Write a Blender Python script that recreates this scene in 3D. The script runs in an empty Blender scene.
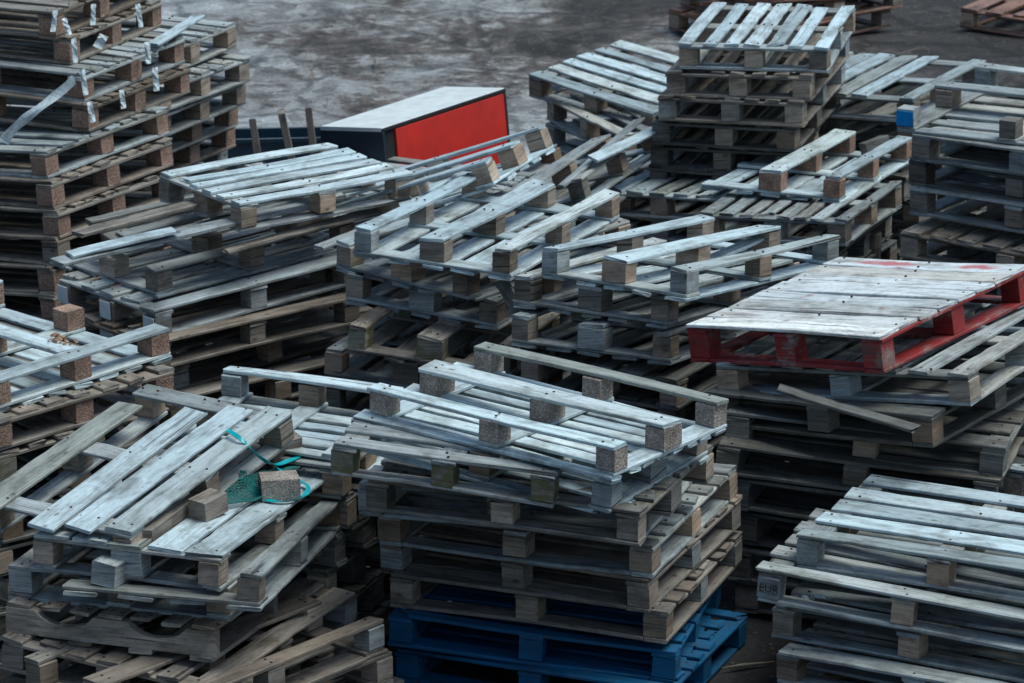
import bpy, math, random
from mathutils import Matrix, Vector, Euler, noise
R_ = math.radians
SC = bpy.context.scene
COL = SC.collection
rnd = random.Random(41)
STACKS = {
  'centre': ('centre stack with blue pallets below', 'pallets in the centre stack'),
  'back': ('neat stack at the back', 'pallets in the neat back stack'),
  'farslat': ('low pile left of neat back stack', 'pallets in the low pile beside the back stack'),
  'rearslat': ('slatted pile behind the blue-ended block', 'pallets in the slatted pile on the right'),
  'right': ('right edge stack with blue-ended block', 'pallets in the stack with the blue-ended block'),
  'saddle': ('two-runner pile before neat back stack', 'pallets in the pile below the back stack'),
  'slatrow': ('slatted pile behind the three-runner stacks', 'pallets in the slatted pile at the middle'),
  'midleft3': ('three-runner stack left of leaning plank', 'pallets in the middle stack left of the leaning plank'),
  'mid3': ('three-runner stack left of red pallet', 'pallets in the middle stack left of the red pallet'),
  'red': ('stack crowned by the red pallet', 'pallets under the red pallet'),
  'frontright': ('front right stack', 'pallets in the front right stack'),
  'edge': ('cut-off stack behind front right stack', 'pallets cut off by the right edge'),
  'left': ('mid-left stack with white-ended blocks', 'pallets in the stack with white-ended blocks'),
  'lowleft': ('lower left stack with rust-brown blocks', 'pallets in the low left stack'),
  'strap': ('tall left stack in torn wrapping', 'pallets in the tall left stack'),
  'strap2': ('stack behind the tall wrapped one', 'pallets in the stack behind the wrapped one'),
  'frontleft': ('collapsing front left heap', 'pallets in the front left heap'),
  'frontlow': ('low stack left of blue pallets', 'pallets in the low stack beside the blue pallets'),
  'behindleft': ('pile just behind the green netting', 'pallets in the pile behind the green netting'),
  'lean': ('heap beside the red-panelled cabinet', 'pallets leaning beside the cabinet'),
  'xrun': ('small pile right of the leaning pallet', 'pallets in the pile next to the leaning pallet'),
  'fara': ('red-brown pile in far right corner', 'pallets in the far right corner'),
  'farb': ('reddish pile beyond neat back stack', 'pallets at the top edge of the yard'),
}
PALLETS = [
  ('centre', 0, 1.2, 0.8, [0.1406, 15.6102, 1.1526, 0.9412, 0.0097, 0.0153], {'dir': 'A', 'flip': 1, 'kind': 'E', 'n': 8, 'tone': 'pale', 'blk': 'chip'}),
  ('centre', 1, 1.2, 0.8, [0.0702, 15.6629, 1.0195, 1.0296, -0.0151, 0.0658], {'dir': 'A', 'flip': 1, 'kind': 'E', 'n': 7, 'tone': 'pale', 'blk': 'wood'}),
  ('centre', 2, 0.92, 0.26, [-0.2395, 15.3287, 1.013, 1.2754, 0.0014, 0.0453], {'dir': 'A', 'kind': 'E', 'n': 2, 'tone': 'grey', 'blk': 'moss', 'missr': ['far', 'mid'], 'missb': ['far', 'mid']}),
  ('centre', 3, 1.15, 0.9, [0.1193, 15.6087, 0.864, 1.205, -0.0001, -0.001], {'dir': 'A', 'kind': 'E', 'n': 6, 'tone': 'dark'}),
  ('centre', 4, 1.2, 1.0, [0.098, 16.0093, 0.7457, 1.2714, 0.0002, -0.0087], {'dir': 'A', 'kind': 'P', 'n': 8, 'tone': 'grey', 'blk': 'wood'}),
  ('centre', 5, 1.2, 1.0, [0.2003, 16.0813, 0.5882, 1.1832, -0.0253, -0.0139], {'dir': 'A', 'kind': 'P', 'n': 8, 'tone': 'grey'}),
  ('centre', 6, 1.2, 1.0, [0.2127, 16.0982, 0.4562, 1.1383, -0.0516, -0.0048], {'dir': 'A', 'kind': 'P', 'n': 8, 'tone': 'brown'}),
  ('centre', 7, 1.2, 1.0, [0.2341, 16.0649, 0.3105, 1.2145, -0.007, 0.0038], {'dir': 'A', 'kind': 'P', 'n': 8, 'tone': 'brown'}),
  ('centre', 8, 1.2, 0.95, [0.1859, 16.0199, 0.1457, 1.3233, 0.0068, 0.048], {'dir': 'A', 'kind': 'P', 'n': 8, 'tone': 'blue', 'blk': 'blue'}),
  ('centre', 9, 1.2, 0.95, [0.2504, 15.9692, 0.0, 1.18, 0.0002, 0.0022], {'dir': 'A', 'kind': 'P', 'n': 8, 'tone': 'blue', 'blk': 'blue'}),
  ('back', 0, 0.8, 1.0, [1.3933, 21.7533, 1.296, 1.3485, -0.013, -0.0226], {'dir': 'B', 'kind': 'P', 'n': 7, 'tone': 'pale'}),
  ('back', 1, 0.8, 1.0, [1.3436, 21.7385, 1.1536, 1.2899, -0.0279, -0.0341], {'dir': 'B', 'kind': 'P', 'n': 7, 'tone': 'brown'}),
  ('back', 2, 0.8, 1.0, [1.3129, 21.7283, 1.0107, 1.2668, -0.0134, -0.0276], {'dir': 'B', 'kind': 'P', 'n': 7, 'tone': 'brown'}),
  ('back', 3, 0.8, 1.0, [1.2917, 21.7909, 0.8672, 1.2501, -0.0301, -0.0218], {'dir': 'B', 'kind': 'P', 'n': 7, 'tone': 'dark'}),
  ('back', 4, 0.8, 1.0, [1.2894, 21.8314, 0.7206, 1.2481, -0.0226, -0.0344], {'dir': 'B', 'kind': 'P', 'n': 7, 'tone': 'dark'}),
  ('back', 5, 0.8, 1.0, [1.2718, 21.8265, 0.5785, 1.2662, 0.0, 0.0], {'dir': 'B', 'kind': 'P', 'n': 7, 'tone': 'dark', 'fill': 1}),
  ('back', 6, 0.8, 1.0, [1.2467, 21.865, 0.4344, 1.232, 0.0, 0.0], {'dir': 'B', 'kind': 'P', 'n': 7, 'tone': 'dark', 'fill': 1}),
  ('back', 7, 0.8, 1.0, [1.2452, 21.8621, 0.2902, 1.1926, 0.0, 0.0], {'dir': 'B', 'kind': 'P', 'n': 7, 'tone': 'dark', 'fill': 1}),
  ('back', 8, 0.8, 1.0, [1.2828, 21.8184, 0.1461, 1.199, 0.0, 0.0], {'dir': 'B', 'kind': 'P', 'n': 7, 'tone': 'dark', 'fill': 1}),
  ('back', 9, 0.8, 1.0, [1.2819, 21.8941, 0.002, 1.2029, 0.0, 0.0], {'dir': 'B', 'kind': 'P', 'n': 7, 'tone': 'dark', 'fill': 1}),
  ('farslat', 0, 1.0, 0.8, [0.7374, 23.6246, 0.5768, 0.7904, -0.1011, 0.0677], {'dir': 'A', 'kind': 'P', 'n': 6, 'tone': 'pale'}),
  ('farslat', 1, 1.0, 0.8, [0.7758, 23.3629, 0.4323, 0.4402, 0.0002, 0.0116], {'dir': 'A', 'kind': 'E', 'n': 6, 'tone': 'grey'}),
  ('farslat', 2, 1.0, 0.8, [0.8014, 23.4077, 0.2881, 0.5672, 0.0001, 0.0028], {'dir': 'A', 'kind': 'E', 'n': 5, 'tone': 'grey'}),
  ('farslat', 3, 1.0, 0.8, [0.7737, 23.4505, 0.146, 0.621, 0.0, 0.0], {'dir': 'A', 'kind': 'E', 'n': 5, 'tone': 'dark', 'fill': 1}),
  ('farslat', 4, 1.0, 0.8, [0.8091, 23.4274, 0.002, 0.6244, 0.0, 0.0], {'dir': 'A', 'kind': 'E', 'n': 5, 'tone': 'dark', 'fill': 1}),
  ('rearslat', 0, 1.2, 1.0, [1.9187, 22.4882, 0.8542, 1.0589, -0.0146, -0.0552], {'dir': 'B', 'kind': 'P', 'n': 9, 'miss': [1], 'tone': 'pale'}),
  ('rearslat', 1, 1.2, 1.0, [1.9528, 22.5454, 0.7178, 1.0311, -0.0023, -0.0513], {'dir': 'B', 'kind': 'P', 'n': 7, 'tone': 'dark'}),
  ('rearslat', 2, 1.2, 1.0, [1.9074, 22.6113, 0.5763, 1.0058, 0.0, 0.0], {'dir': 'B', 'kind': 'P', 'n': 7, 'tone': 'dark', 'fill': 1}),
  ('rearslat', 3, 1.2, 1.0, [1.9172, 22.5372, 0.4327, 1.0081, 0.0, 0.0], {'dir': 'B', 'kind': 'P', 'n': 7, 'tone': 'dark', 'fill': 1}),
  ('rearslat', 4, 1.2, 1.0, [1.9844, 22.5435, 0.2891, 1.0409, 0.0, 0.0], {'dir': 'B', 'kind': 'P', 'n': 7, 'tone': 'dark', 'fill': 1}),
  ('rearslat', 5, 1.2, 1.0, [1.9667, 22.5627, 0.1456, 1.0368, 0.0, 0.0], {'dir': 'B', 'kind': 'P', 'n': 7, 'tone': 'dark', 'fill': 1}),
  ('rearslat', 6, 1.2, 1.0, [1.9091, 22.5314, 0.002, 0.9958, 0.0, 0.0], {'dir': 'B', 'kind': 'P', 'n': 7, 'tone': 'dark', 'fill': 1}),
  ('right', 0, 1.2, 1.0, [2.7041, 20.1075, 1.2943, 1.0312, -0.02, -0.0185], {'dir': 'A', 'flip': 1, 'kind': 'E', 'n': 6, 'tone': 'grey', 'missr': ['near'], 'blk': 'blueend'}),
  ('right', 1, 1.2, 1.0, [2.789, 19.9919, 1.1518, 0.9409, -0.001, -0.0208], {'dir': 'A', 'kind': 'P', 'n': 7, 'tone': 'grey'}),
  ('right', 2, 1.2, 1.0, [2.7784, 20.0703, 1.0078, 0.9521, -0.0009, -0.0172], {'dir': 'A', 'kind': 'P', 'n': 7, 'tone': 'dark'}),
  ('right', 3, 1.2, 1.0, [2.778, 20.0125, 0.8638, 0.9428, -0.0008, -0.0153], {'dir': 'A', 'kind': 'P', 'n': 7, 'tone': 'grey'}),
  ('right', 4, 1.2, 1.0, [2.7243, 19.9012, 0.6624, 0.9572, 0.0001, 0.0013], {'dir': 'B', 'kind': 'P', 'n': 8, 'tone': 'brown'}),
  ('right', 5, 1.2, 1.0, [2.7424, 19.924, 0.5319, 0.9349, 0.0, 0.0], {'dir': 'B', 'kind': 'P', 'n': 8, 'tone': 'dark', 'fill': 1, 'h': 0.1325}),
  ('right', 6, 1.2, 1.0, [2.7329, 19.9265, 0.3994, 0.9332, 0.0, 0.0], {'dir': 'B', 'kind': 'P', 'n': 8, 'tone': 'dark', 'fill': 1, 'h': 0.1325}),
  ('right', 7, 1.2, 1.0, [2.7538, 19.9511, 0.267, 0.9265, 0.0, 0.0], {'dir': 'B', 'kind': 'P', 'n': 8, 'tone': 'dark', 'fill': 1, 'h': 0.1325}),
  ('right', 8, 1.2, 1.0, [2.7318, 19.9337, 0.1345, 1.0022, 0.0, 0.0], {'dir': 'B', 'kind': 'P', 'n': 8, 'tone': 'dark', 'fill': 1, 'h': 0.1325}),
  ('right', 9, 1.2, 1.0, [2.7473, 19.91, 0.002, 1.0148, 0.0, 0.0], {'dir': 'B', 'kind': 'P', 'n': 8, 'tone': 'dark', 'fill': 1, 'h': 0.1325}),
  ('saddle', 0, 0.77, 1.14, [1.5774, 21.1711, 0.7405, 1.1439, 0.037, -0.0051], {'dir': 'B', 'flip': 1, 'kind': 'E', 'n': 5, 'tone': 'pale', 'missr': ['A'], 'missb': ['A'], 'blk': 'chip'}),
  ('saddle', 1, 0.8, 0.9, [1.5192, 20.7002, 0.6083, 1.1604, 0.0133, -0.058], {'dir': 'B', 'kind': 'P', 'n': 8, 'tone': 'grey'}),
  ('saddle', 2, 0.8, 0.9, [1.481, 20.722, 0.4582, 1.1913, 0.0, 0.0], {'dir': 'B', 'kind': 'P', 'n': 8, 'tone': 'dark', 'fill': 1}),
  ('saddle', 3, 0.8, 0.9, [1.4844, 20.7291, 0.3061, 1.1051, 0.0, 0.0], {'dir': 'B', 'kind': 'P', 'n': 8, 'tone': 'dark', 'fill': 1}),
  ('saddle', 4, 0.8, 0.9, [1.536, 20.7567, 0.1541, 1.1692, 0.0, 0.0], {'dir': 'B', 'kind': 'P', 'n': 8, 'tone': 'dark', 'fill': 1}),
  ('saddle', 5, 0.8, 0.9, [1.5567, 20.7116, 0.002, 1.1838, 0.0, 0.0], {'dir': 'B', 'kind': 'P', 'n': 8, 'tone': 'dark', 'fill': 1}),
  ('slatrow', 0, 1.2, 1.0, [1.0273, 21.5625, 0.5144, 1.0603, -0.001, -0.0724], {'dir': 'B', 'kind': 'P', 'n': 9, 'tone': 'pale'}),
  ('slatrow', 1, 1.2, 1.0, [1.0367, 21.6005, 0.3878, 1.055, 0.0, 0.0], {'dir': 'B', 'kind': 'P', 'n': 9, 'tone': 'grey', 'fill': 1, 'h': 0.1286}),
  ('slatrow', 2, 1.2, 1.0, [1.0613, 21.637, 0.2592, 1.0572, 0.0, 0.0], {'dir': 'B', 'kind': 'P', 'n': 9, 'tone': 'grey', 'fill': 1, 'h': 0.1286}),
  ('slatrow', 3, 1.2, 1.0, [1.0437, 21.5486, 0.1306, 1.0845, 0.0, 0.0], {'dir': 'B', 'kind': 'P', 'n': 9, 'tone': 'grey', 'fill': 1, 'h': 0.1286}),
  ('slatrow', 4, 1.2, 1.0, [1.042, 21.6418, 0.002, 1.0989, 0.0, 0.0], {'dir': 'B', 'kind': 'P', 'n': 9, 'tone': 'grey', 'fill': 1, 'h': 0.1286}),
  ('midleft3', 0, 0.8, 1.2, [-0.1095, 18.4277, 1.152, 1.1253, 0.0119, 0.0181], {'dir': 'B', 'flip': 1, 'kind': 'E', 'n': 5, 'tone': 'pale'}),
  ('midleft3', 1, 0.8, 1.2, [-0.1282, 18.5763, 1.0086, 0.8803, 0.0008, 0.0153], {'dir': 'B', 'flip': 1, 'kind': 'E', 'n': 5, 'tone': 'grey'}),
  ('midleft3', 2, 0.8, 1.2, [-0.1404, 18.6314, 0.8654, 1.0815, 0.0017, 0.0244], {'dir': 'B', 'flip': 1, 'kind': 'E', 'n': 5, 'tone': 'grey'}),
  ('midleft3', 3, 0.8, 1.2, [-0.1713, 18.3396, 0.7236, 1.2107, 0.0046, 0.0462], {'dir': 'B', 'flip': 1, 'kind': 'E', 'n': 5, 'tone': 'brown', 'blk': 'moss'}),
  ('midleft3', 4, 0.8, 1.2, [-0.2714, 18.4369, 0.5791, 1.1939, 0.0039, 0.0424], {'dir': 'B', 'flip': 1, 'kind': 'E', 'n': 5, 'tone': 'grey'}),
  ('midleft3', 5, 0.8, 1.2, [-0.293, 18.4554, 0.4363, 1.2141, 0.0, 0.0], {'dir': 'B', 'kind': 'E', 'n': 5, 'tone': 'dark', 'fill': 1}),
  ('midleft3', 6, 0.8, 1.2, [-0.3192, 18.463, 0.2916, 1.1541, 0.0, 0.0], {'dir': 'B', 'kind': 'E', 'n': 5, 'tone': 'dark', 'fill': 1}),
  ('midleft3', 7, 0.8, 1.2, [-0.3097, 18.4228, 0.1468, 1.2261, 0.0, 0.0], {'dir': 'B', 'kind': 'E', 'n': 5, 'tone': 'dark', 'fill': 1}),
  ('midleft3', 8, 0.8, 1.2, [-0.3085, 18.4416, 0.002, 1.1808, 0.0, 0.0], {'dir': 'B', 'kind': 'E', 'n': 5, 'tone': 'dark', 'fill': 1}),
  ('mid3', 0, 0.8, 1.2, [0.8166, 17.831, 1.1591, 0.8995, 0.0871, -0.0428], {'dir': 'B', 'flip': 1, 'kind': 'E', 'n': 5, 'tone': 'pale'}),
  ('mid3', 1, 0.8, 1.2, [0.6653, 17.9409, 1.0099, 0.9976, 0.0858, -0.0271], {'dir': 'B', 'flip': 1, 'kind': 'E', 'n': 5, 'tone': 'grey'}),
  ('mid3', 2, 0.8, 1.2, [0.6416, 17.8777, 0.8635, 1.0554, 0.0743, -0.034], {'dir': 'B', 'flip': 1, 'kind': 'E', 'n': 5, 'tone': 'grey'}),
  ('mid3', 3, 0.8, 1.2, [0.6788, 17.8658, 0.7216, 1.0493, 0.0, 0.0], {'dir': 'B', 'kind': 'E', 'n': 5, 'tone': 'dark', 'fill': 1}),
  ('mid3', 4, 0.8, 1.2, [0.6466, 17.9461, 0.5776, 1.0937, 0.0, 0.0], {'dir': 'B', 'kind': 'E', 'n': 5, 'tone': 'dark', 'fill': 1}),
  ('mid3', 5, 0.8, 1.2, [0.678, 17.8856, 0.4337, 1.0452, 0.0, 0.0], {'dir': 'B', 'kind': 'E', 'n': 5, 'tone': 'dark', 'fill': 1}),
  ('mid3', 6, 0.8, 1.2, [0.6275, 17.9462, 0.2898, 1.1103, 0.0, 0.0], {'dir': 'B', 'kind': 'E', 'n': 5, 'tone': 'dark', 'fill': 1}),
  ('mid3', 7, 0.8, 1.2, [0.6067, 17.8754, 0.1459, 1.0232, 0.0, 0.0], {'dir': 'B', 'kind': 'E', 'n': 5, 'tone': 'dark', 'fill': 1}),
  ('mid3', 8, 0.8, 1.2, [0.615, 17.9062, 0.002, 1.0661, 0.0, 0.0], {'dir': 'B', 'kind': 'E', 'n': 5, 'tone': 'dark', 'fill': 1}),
  ('red', 0, 1.0, 1.2, [1.5257, 17.0389, 1.1203, 0.9113, -0.0331, -0.135], {'dir': 'A', 'kind': 'P', 'n': 8, 'tone': 'red', 'blk': 'red', 'h': 0.165, 'tight': 1}),
  ('red', 1, 1.2, 1.2, [1.7067, 16.973, 0.9934, 1.0179, -0.0073, -0.1215], {'dir': 'B', 'kind': 'P', 'n': 8, 'tone': 'grey'}),
  ('red', 2, 1.1, 1.2, [1.6259, 16.9109, 0.8495, 0.9784, -0.0052, -0.0856], {'dir': 'A', 'kind': 'P', 'n': 7, 'tone': 'dark'}),
  ('red', 3, 1.2, 1.2, [1.6562, 17.0141, 0.7202, 1.2809, 0.0071, 0.0356], {'dir': 'A', 'kind': 'P', 'n': 7, 'tone': 'dark'}),
  ('red', 4, 1.2, 1.2, [1.578, 16.9627, 0.5909, 1.3387, 0.0188, 0.0623], {'dir': 'A', 'kind': 'P', 'n': 7, 'tone': 'dark'}),
  ('red', 5, 1.2, 1.2, [1.6524, 16.933, 0.4426, 1.2892, 0.0134, 0.0603], {'dir': 'A', 'kind': 'P', 'n': 7, 'tone': 'dark'}),
  ('red', 6, 1.2, 1.2, [1.7298, 16.9127, 0.2917, 1.2011, 0.0046, 0.0325], {'dir': 'A', 'kind': 'P', 'n': 7, 'tone': 'dark'}),
  ('red', 7, 1.2, 1.2, [1.7061, 16.8931, 0.1478, 1.1914, 0.0, 0.0], {'dir': 'A', 'kind': 'P', 'n': 7, 'tone': 'dark', 'fill': 1}),
  ('red', 8, 1.2, 1.2, [1.7167, 16.9493, 0.002, 1.2555, 0.0, 0.0], {'dir': 'A', 'kind': 'P', 'n': 7, 'tone': 'dark', 'fill': 1}),
  ('frontright', 0, 1.2, 0.8, [1.8617, 15.6428, 0.5834, 1.1204, -0.0199, -0.0055], {'dir': 'A', 'kind': 'E', 'n': 5, 'tone': 'pale'}),
  ('frontright', 1, 1.2, 0.8, [1.6779, 15.5864, 0.4343, 1.2107, 0.0077, 0.0653], {'dir': 'A', 'kind': 'E', 'n': 5, 'tone': 'grey'}),
  ('frontright', 2, 1.2, 0.8, [1.7679, 15.5771, 0.2876, 1.0637, -0.0003, -0.0047], {'dir': 'A', 'kind': 'E', 'n': 5, 'tone': 'grey'}),
  ('frontright', 3, 1.2, 0.8, [1.7839, 15.4406, 0.1432, 1.052, -0.0007, -0.0107], {'dir': 'A', 'kind': 'E', 'n': 5, 'tone': 'grey'}),
  ('frontright', 4, 1.2, 0.8, [1.8029, 15.4722, 0.002, 1.0661, 0.0, 0.0], {'dir': 'A', 'kind': 'E', 'n': 5, 'tone': 'grey', 'fill': 1}),
  ('edge', 0, 1.2, 1.0, [2.8659, 16.4534, 0.5754, 0.863, -0.0026, -0.0496], {'dir': 'A', 'kind': 'P', 'n': 7, 'tone': 'grey', 'blk': 'chip'}),
  ('edge', 1, 1.2, 1.0, [2.8835, 16.4388, 0.4335, 0.911, 0.0, 0.0], {'dir': 'A', 'kind': 'P', 'n': 7, 'tone': 'dark', 'fill': 1}),
  ('edge', 2, 1.2, 1.0, [2.8939, 16.5208, 0.2897, 0.8988, 0.0, 0.0], {'dir': 'A', 'kind': 'P', 'n': 7, 'tone': 'dark', 'fill': 1}),
  ('edge', 3, 1.2, 1.0, [2.8551, 16.4733, 0.1458, 0.8154, 0.0, 0.0], {'dir': 'A', 'kind': 'P', 'n': 7, 'tone': 'dark', 'fill': 1}),
  ('edge', 4, 1.2, 1.0, [2.8793, 16.4396, 0.002, 0.8111, 0.0, 0.0], {'dir': 'A', 'kind': 'P', 'n': 7, 'tone': 'dark', 'fill': 1}),
  ('left', 0, 0.7, 1.0, [-1.0948, 19.1851, 1.1336, 0.6616, 0.0071, 0.0114], {'dir': 'B', 'kind': 'E', 'n': 6, 'tone': 'pale', 'blk': 'wood'}),
  ('left', 1, 0.6, 1.15, [-1.4209, 19.135, 1.0864, 0.4226, -0.1173, -0.0068], {'dir': 'B', 'kind': 'D', 'h': 0.038, 'n': 4, 'tone': 'grey'}),
  ('left', 2, 0.8, 1.2, [-1.4766, 19.1687, 0.854, 0.716, -0.0249, -0.0125], {'dir': 'B', 'flip': 1, 'kind': 'E', 'n': 5, 'tone': 'grey', 'missr': ['A', 'mid'], 'missb': ['A']}),
  ('left', 3, 0.8, 1.2, [-1.4511, 18.9648, 0.7255, 0.6985, -0.0413, -0.0093], {'dir': 'B', 'kind': 'E', 'n': 5, 'tone': 'grey', 'blk': 'whiteend'}),
  ('left', 4, 0.8, 1.2, [-1.4495, 18.8558, 0.5759, 0.6926, -0.0007, -0.0191], {'dir': 'B', 'kind': 'E', 'n': 5, 'tone': 'brown'}),
  ('left', 5, 0.8, 1.2, [-1.3864, 19.0489, 0.4358, 0.7035, -0.0439, -0.0116], {'dir': 'B', 'kind': 'E', 'n': 5, 'tone': 'brown'}),
  ('left', 6, 0.8, 1.2, [-1.3457, 18.914, 0.2877, 0.6996, -0.0004, -0.0108], {'dir': 'B', 'kind': 'E', 'n': 5, 'tone': 'brown'}),
  ('left', 7, 0.8, 1.2, [-1.3748, 18.9102, 0.1458, 0.6804, 0.0, 0.0], {'dir': 'B', 'kind': 'E', 'n': 5, 'tone': 'dark', 'fill': 1}),
  ('left', 8, 0.8, 1.2, [-1.3904, 18.894, 0.002, 0.6578, 0.0, 0.0], {'dir': 'B', 'kind': 'E', 'n': 5, 'tone': 'dark', 'fill': 1}),
  ('lowleft', 0, 1.2, 1.0, [-2.2554, 16.995, 1.0088, 0.8249, -0.0171, -0.001], {'dir': 'A', 'flip': 1, 'kind': 'P', 'n': 7, 'tone': 'pale', 'blk': 'chip', 'missr': ['B']}),
  ('lowleft', 1, 1.2, 1.0, [-2.2334, 16.9147, 0.8644, 0.8011, -0.0084, -0.0005], {'dir': 'A', 'kind': 'P', 'n': 7, 'tone': 'brown', 'blk': 'chip'}),
  ('lowleft', 2, 1.2, 1.0, [-2.1554, 16.9429, 0.7216, 0.7165, -0.0301, -0.002], {'dir': 'A', 'kind': 'P', 'n': 7, 'tone': 'brown', 'blk': 'moss'}),
  ('lowleft', 3, 1.2, 1.0, [-2.1953, 16.9593, 0.5793, 0.6596, 0.0, 0.0], {'dir': 'A', 'kind': 'P', 'n': 7, 'tone': 'dark', 'fill': 1}),
  ('lowleft', 4, 1.2, 1.0, [-2.118, 16.9843, 0.435, 0.6743, 0.0, 0.0], {'dir': 'A', 'kind': 'P', 'n': 7, 'tone': 'dark', 'fill': 1}),
  ('lowleft', 5, 1.2, 1.0, [-2.1802, 16.9576, 0.2906, 0.7002, 0.0, 0.0], {'dir': 'A', 'kind': 'P', 'n': 7, 'tone': 'dark', 'fill': 1}),
  ('lowleft', 6, 1.2, 1.0, [-2.1932, 17.0078, 0.1463, 0.7757, 0.0, 0.0], {'dir': 'A', 'kind': 'P', 'n': 7, 'tone': 'dark', 'fill': 1}),
  ('lowleft', 7, 1.2, 1.0, [-2.1588, 16.9713, 0.002, 0.6668, 0.0, 0.0], {'dir': 'A', 'kind': 'P', 'n': 7, 'tone': 'dark', 'fill': 1}),
  ('strap', 0, 1.2, 1.0, [-2.6362, 20.7974, 1.728, 1.1615, -0.0126, -0.0004], {'dir': 'A', 'kind': 'P', 'n': 7, 'tone': 'brown', 'blk': 'chip'}),
  ('strap', 1, 1.2, 1.0, [-2.5784, 20.8154, 1.584, 1.1745, 0.0091, 0.0003], {'dir': 'A', 'kind': 'P', 'n': 7, 'tone': 'brown', 'blk': 'chip'}),
  ('strap', 2, 1.2, 1.0, [-2.4546, 20.6264, 1.44, 1.1219, 0.0035, 0.0001], {'dir': 'A', 'kind': 'P', 'n': 9, 'tone': 'grey', 'blk': 'chip'}),
  ('strap', 3, 1.2, 1.0, [-2.4287, 20.5742, 1.296, 1.121, 0.0099, 0.0003], {'dir': 'A', 'kind': 'P', 'n': 9, 'tone': 'brown', 'blk': 'chip'}),
  ('strap', 4, 1.2, 1.0, [-2.5222, 20.2873, 1.1031, 1.0089, -0.0191, -0.0861], {'dir': 'A', 'kind': 'P', 'n': 8, 'tone': 'grey', 'blk': 'chip'}),
  ('strap', 5, 1.2, 1.0, [-2.4986, 20.2115, 0.955, 1.0216, -0.007, -0.0915], {'dir': 'A', 'kind': 'P', 'n': 8, 'tone': 'brown', 'blk': 'chip'}),
  ('strap', 6, 1.2, 1.0, [-2.4749, 20.1673, 0.8111, 1.0271, 0.0105, -0.0891], {'dir': 'A', 'kind': 'P', 'n': 8, 'tone': 'brown', 'blk': 'chip'}),
  ('strap', 7, 1.2, 1.0, [-2.4616, 20.1493, 0.6794, 1.0066, 0.0064, -0.0935], {'dir': 'A', 'kind': 'P', 'n': 8, 'tone': 'brown', 'blk': 'wood'}),
  ('strap', 8, 1.2, 1.0, [-2.492, 20.1295, 0.5346, 1.0115, 0.0071, -0.0962], {'dir': 'A', 'kind': 'P', 'n': 8, 'tone': 'brown', 'blk': 'chip'}),
  ('strap', 9, 1.2, 1.0, [-2.4847, 20.1099, 0.3915, 1.0114, 0.0128, -0.0998], {'dir': 'A', 'kind': 'P', 'n': 8, 'tone': 'brown', 'blk': 'chip'}),
  ('strap', 10, 1.2, 1.0, [-2.5245, 20.1242, 0.263, 0.9832, 0.0, 0.0], {'dir': 'A', 'kind': 'P', 'n': 8, 'tone': 'brown', 'fill': 1, 'h': 0.1305}),
  ('strap', 11, 1.2, 1.0, [-2.4518, 20.1061, 0.1325, 0.9542, 0.0, 0.0], {'dir': 'A', 'kind': 'P', 'n': 8, 'tone': 'brown', 'fill': 1, 'h': 0.1305}),
  ('strap', 12, 1.2, 1.0, [-2.4396, 20.1427, 0.002, 0.969, 0.0, 0.0], {'dir': 'A', 'kind': 'P', 'n': 8, 'tone': 'brown', 'fill': 1, 'h': 0.1305}),
  ('strap2', 0, 0.8, 0.88, [-2.0783, 21.9487, 1.2098, 1.1024, -0.0085, -0.0002], {'dir': 'A', 'kind': 'P', 'n': 7, 'tone': 'grey'}),
  ('strap2', 1, 0.8, 0.88, [-2.0064, 21.8574, 1.0512, 1.0572, 0.001, 0.0], {'dir': 'A', 'kind': 'P', 'n': 7, 'tone': 'grey'}),
  ('strap2', 2, 0.8, 0.88, [-2.026, 21.8875, 0.9072, 1.0989, -0.0013, -0.0], {'dir': 'A', 'kind': 'P', 'n': 7, 'tone': 'grey'}),
  ('strap2', 3, 0.8, 0.88, [-2.0786, 21.9834, 0.7631, 1.1038, 0.005, 0.0001], {'dir': 'A', 'kind': 'P', 'n': 7, 'tone': 'grey', 'blk': 'chip'}),
  ('strap2', 4, 0.8, 0.88, [-2.0989, 22.0761, 0.6191, 1.101, 0.0029, 0.0001], {'dir': 'A', 'kind': 'P', 'n': 7, 'tone': 'brown', 'blk': 'chip'}),
  ('strap2', 5, 0.8, 0.88, [-2.1534, 22.1741, 0.4751, 1.0992, 0.0048, 0.0001], {'dir': 'A', 'kind': 'P', 'n': 7, 'tone': 'brown'}),
  ('strap2', 6, 0.8, 0.88, [-2.1491, 22.1568, 0.3187, 1.1025, 0.0, 0.0], {'dir': 'A', 'kind': 'P', 'n': 7, 'tone': 'brown', 'fill': 1}),
  ('strap2', 7, 0.8, 0.88, [-2.1056, 22.2405, 0.1604, 1.1227, 0.0, 0.0], {'dir': 'A', 'kind': 'P', 'n': 7, 'tone': 'brown', 'fill': 1}),
  ('strap2', 8, 0.8, 0.88, [-2.1773, 22.1908, 0.002, 1.0592, 0.0, 0.0], {'dir': 'A', 'kind': 'P', 'n': 7, 'tone': 'brown', 'fill': 1}),
  ('frontleft', 0, 0.74, 1.12, [-1.4963, 15.688, 0.8779, 1.0085, -0.1762, 0.0154], {'dir': 'B', 'kind': 'E', 'n': 5, 'miss': [3], 'tone': 'pale', 'wd': 0.86, 'skew': 0.05}),
  ('frontleft', 1, 0.8, 1.2, [-1.2986, 15.5763, 0.7055, 1.2232, 0.0263, 0.0007], {'dir': 'B', 'kind': 'E', 'n': 5, 'tone': 'pale', 'wd': 0.93}),
  ('frontleft', 2, 0.8, 1.2, [-1.2188, 15.4705, 0.632, 1.3338, 0.0635, 0.0014], {'dir': 'B', 'flip': 1, 'kind': 'E', 'n': 4, 'tone': 'grey', 'missr': ['A', 'mid'], 'missb': ['A', 'mid']}),
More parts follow.
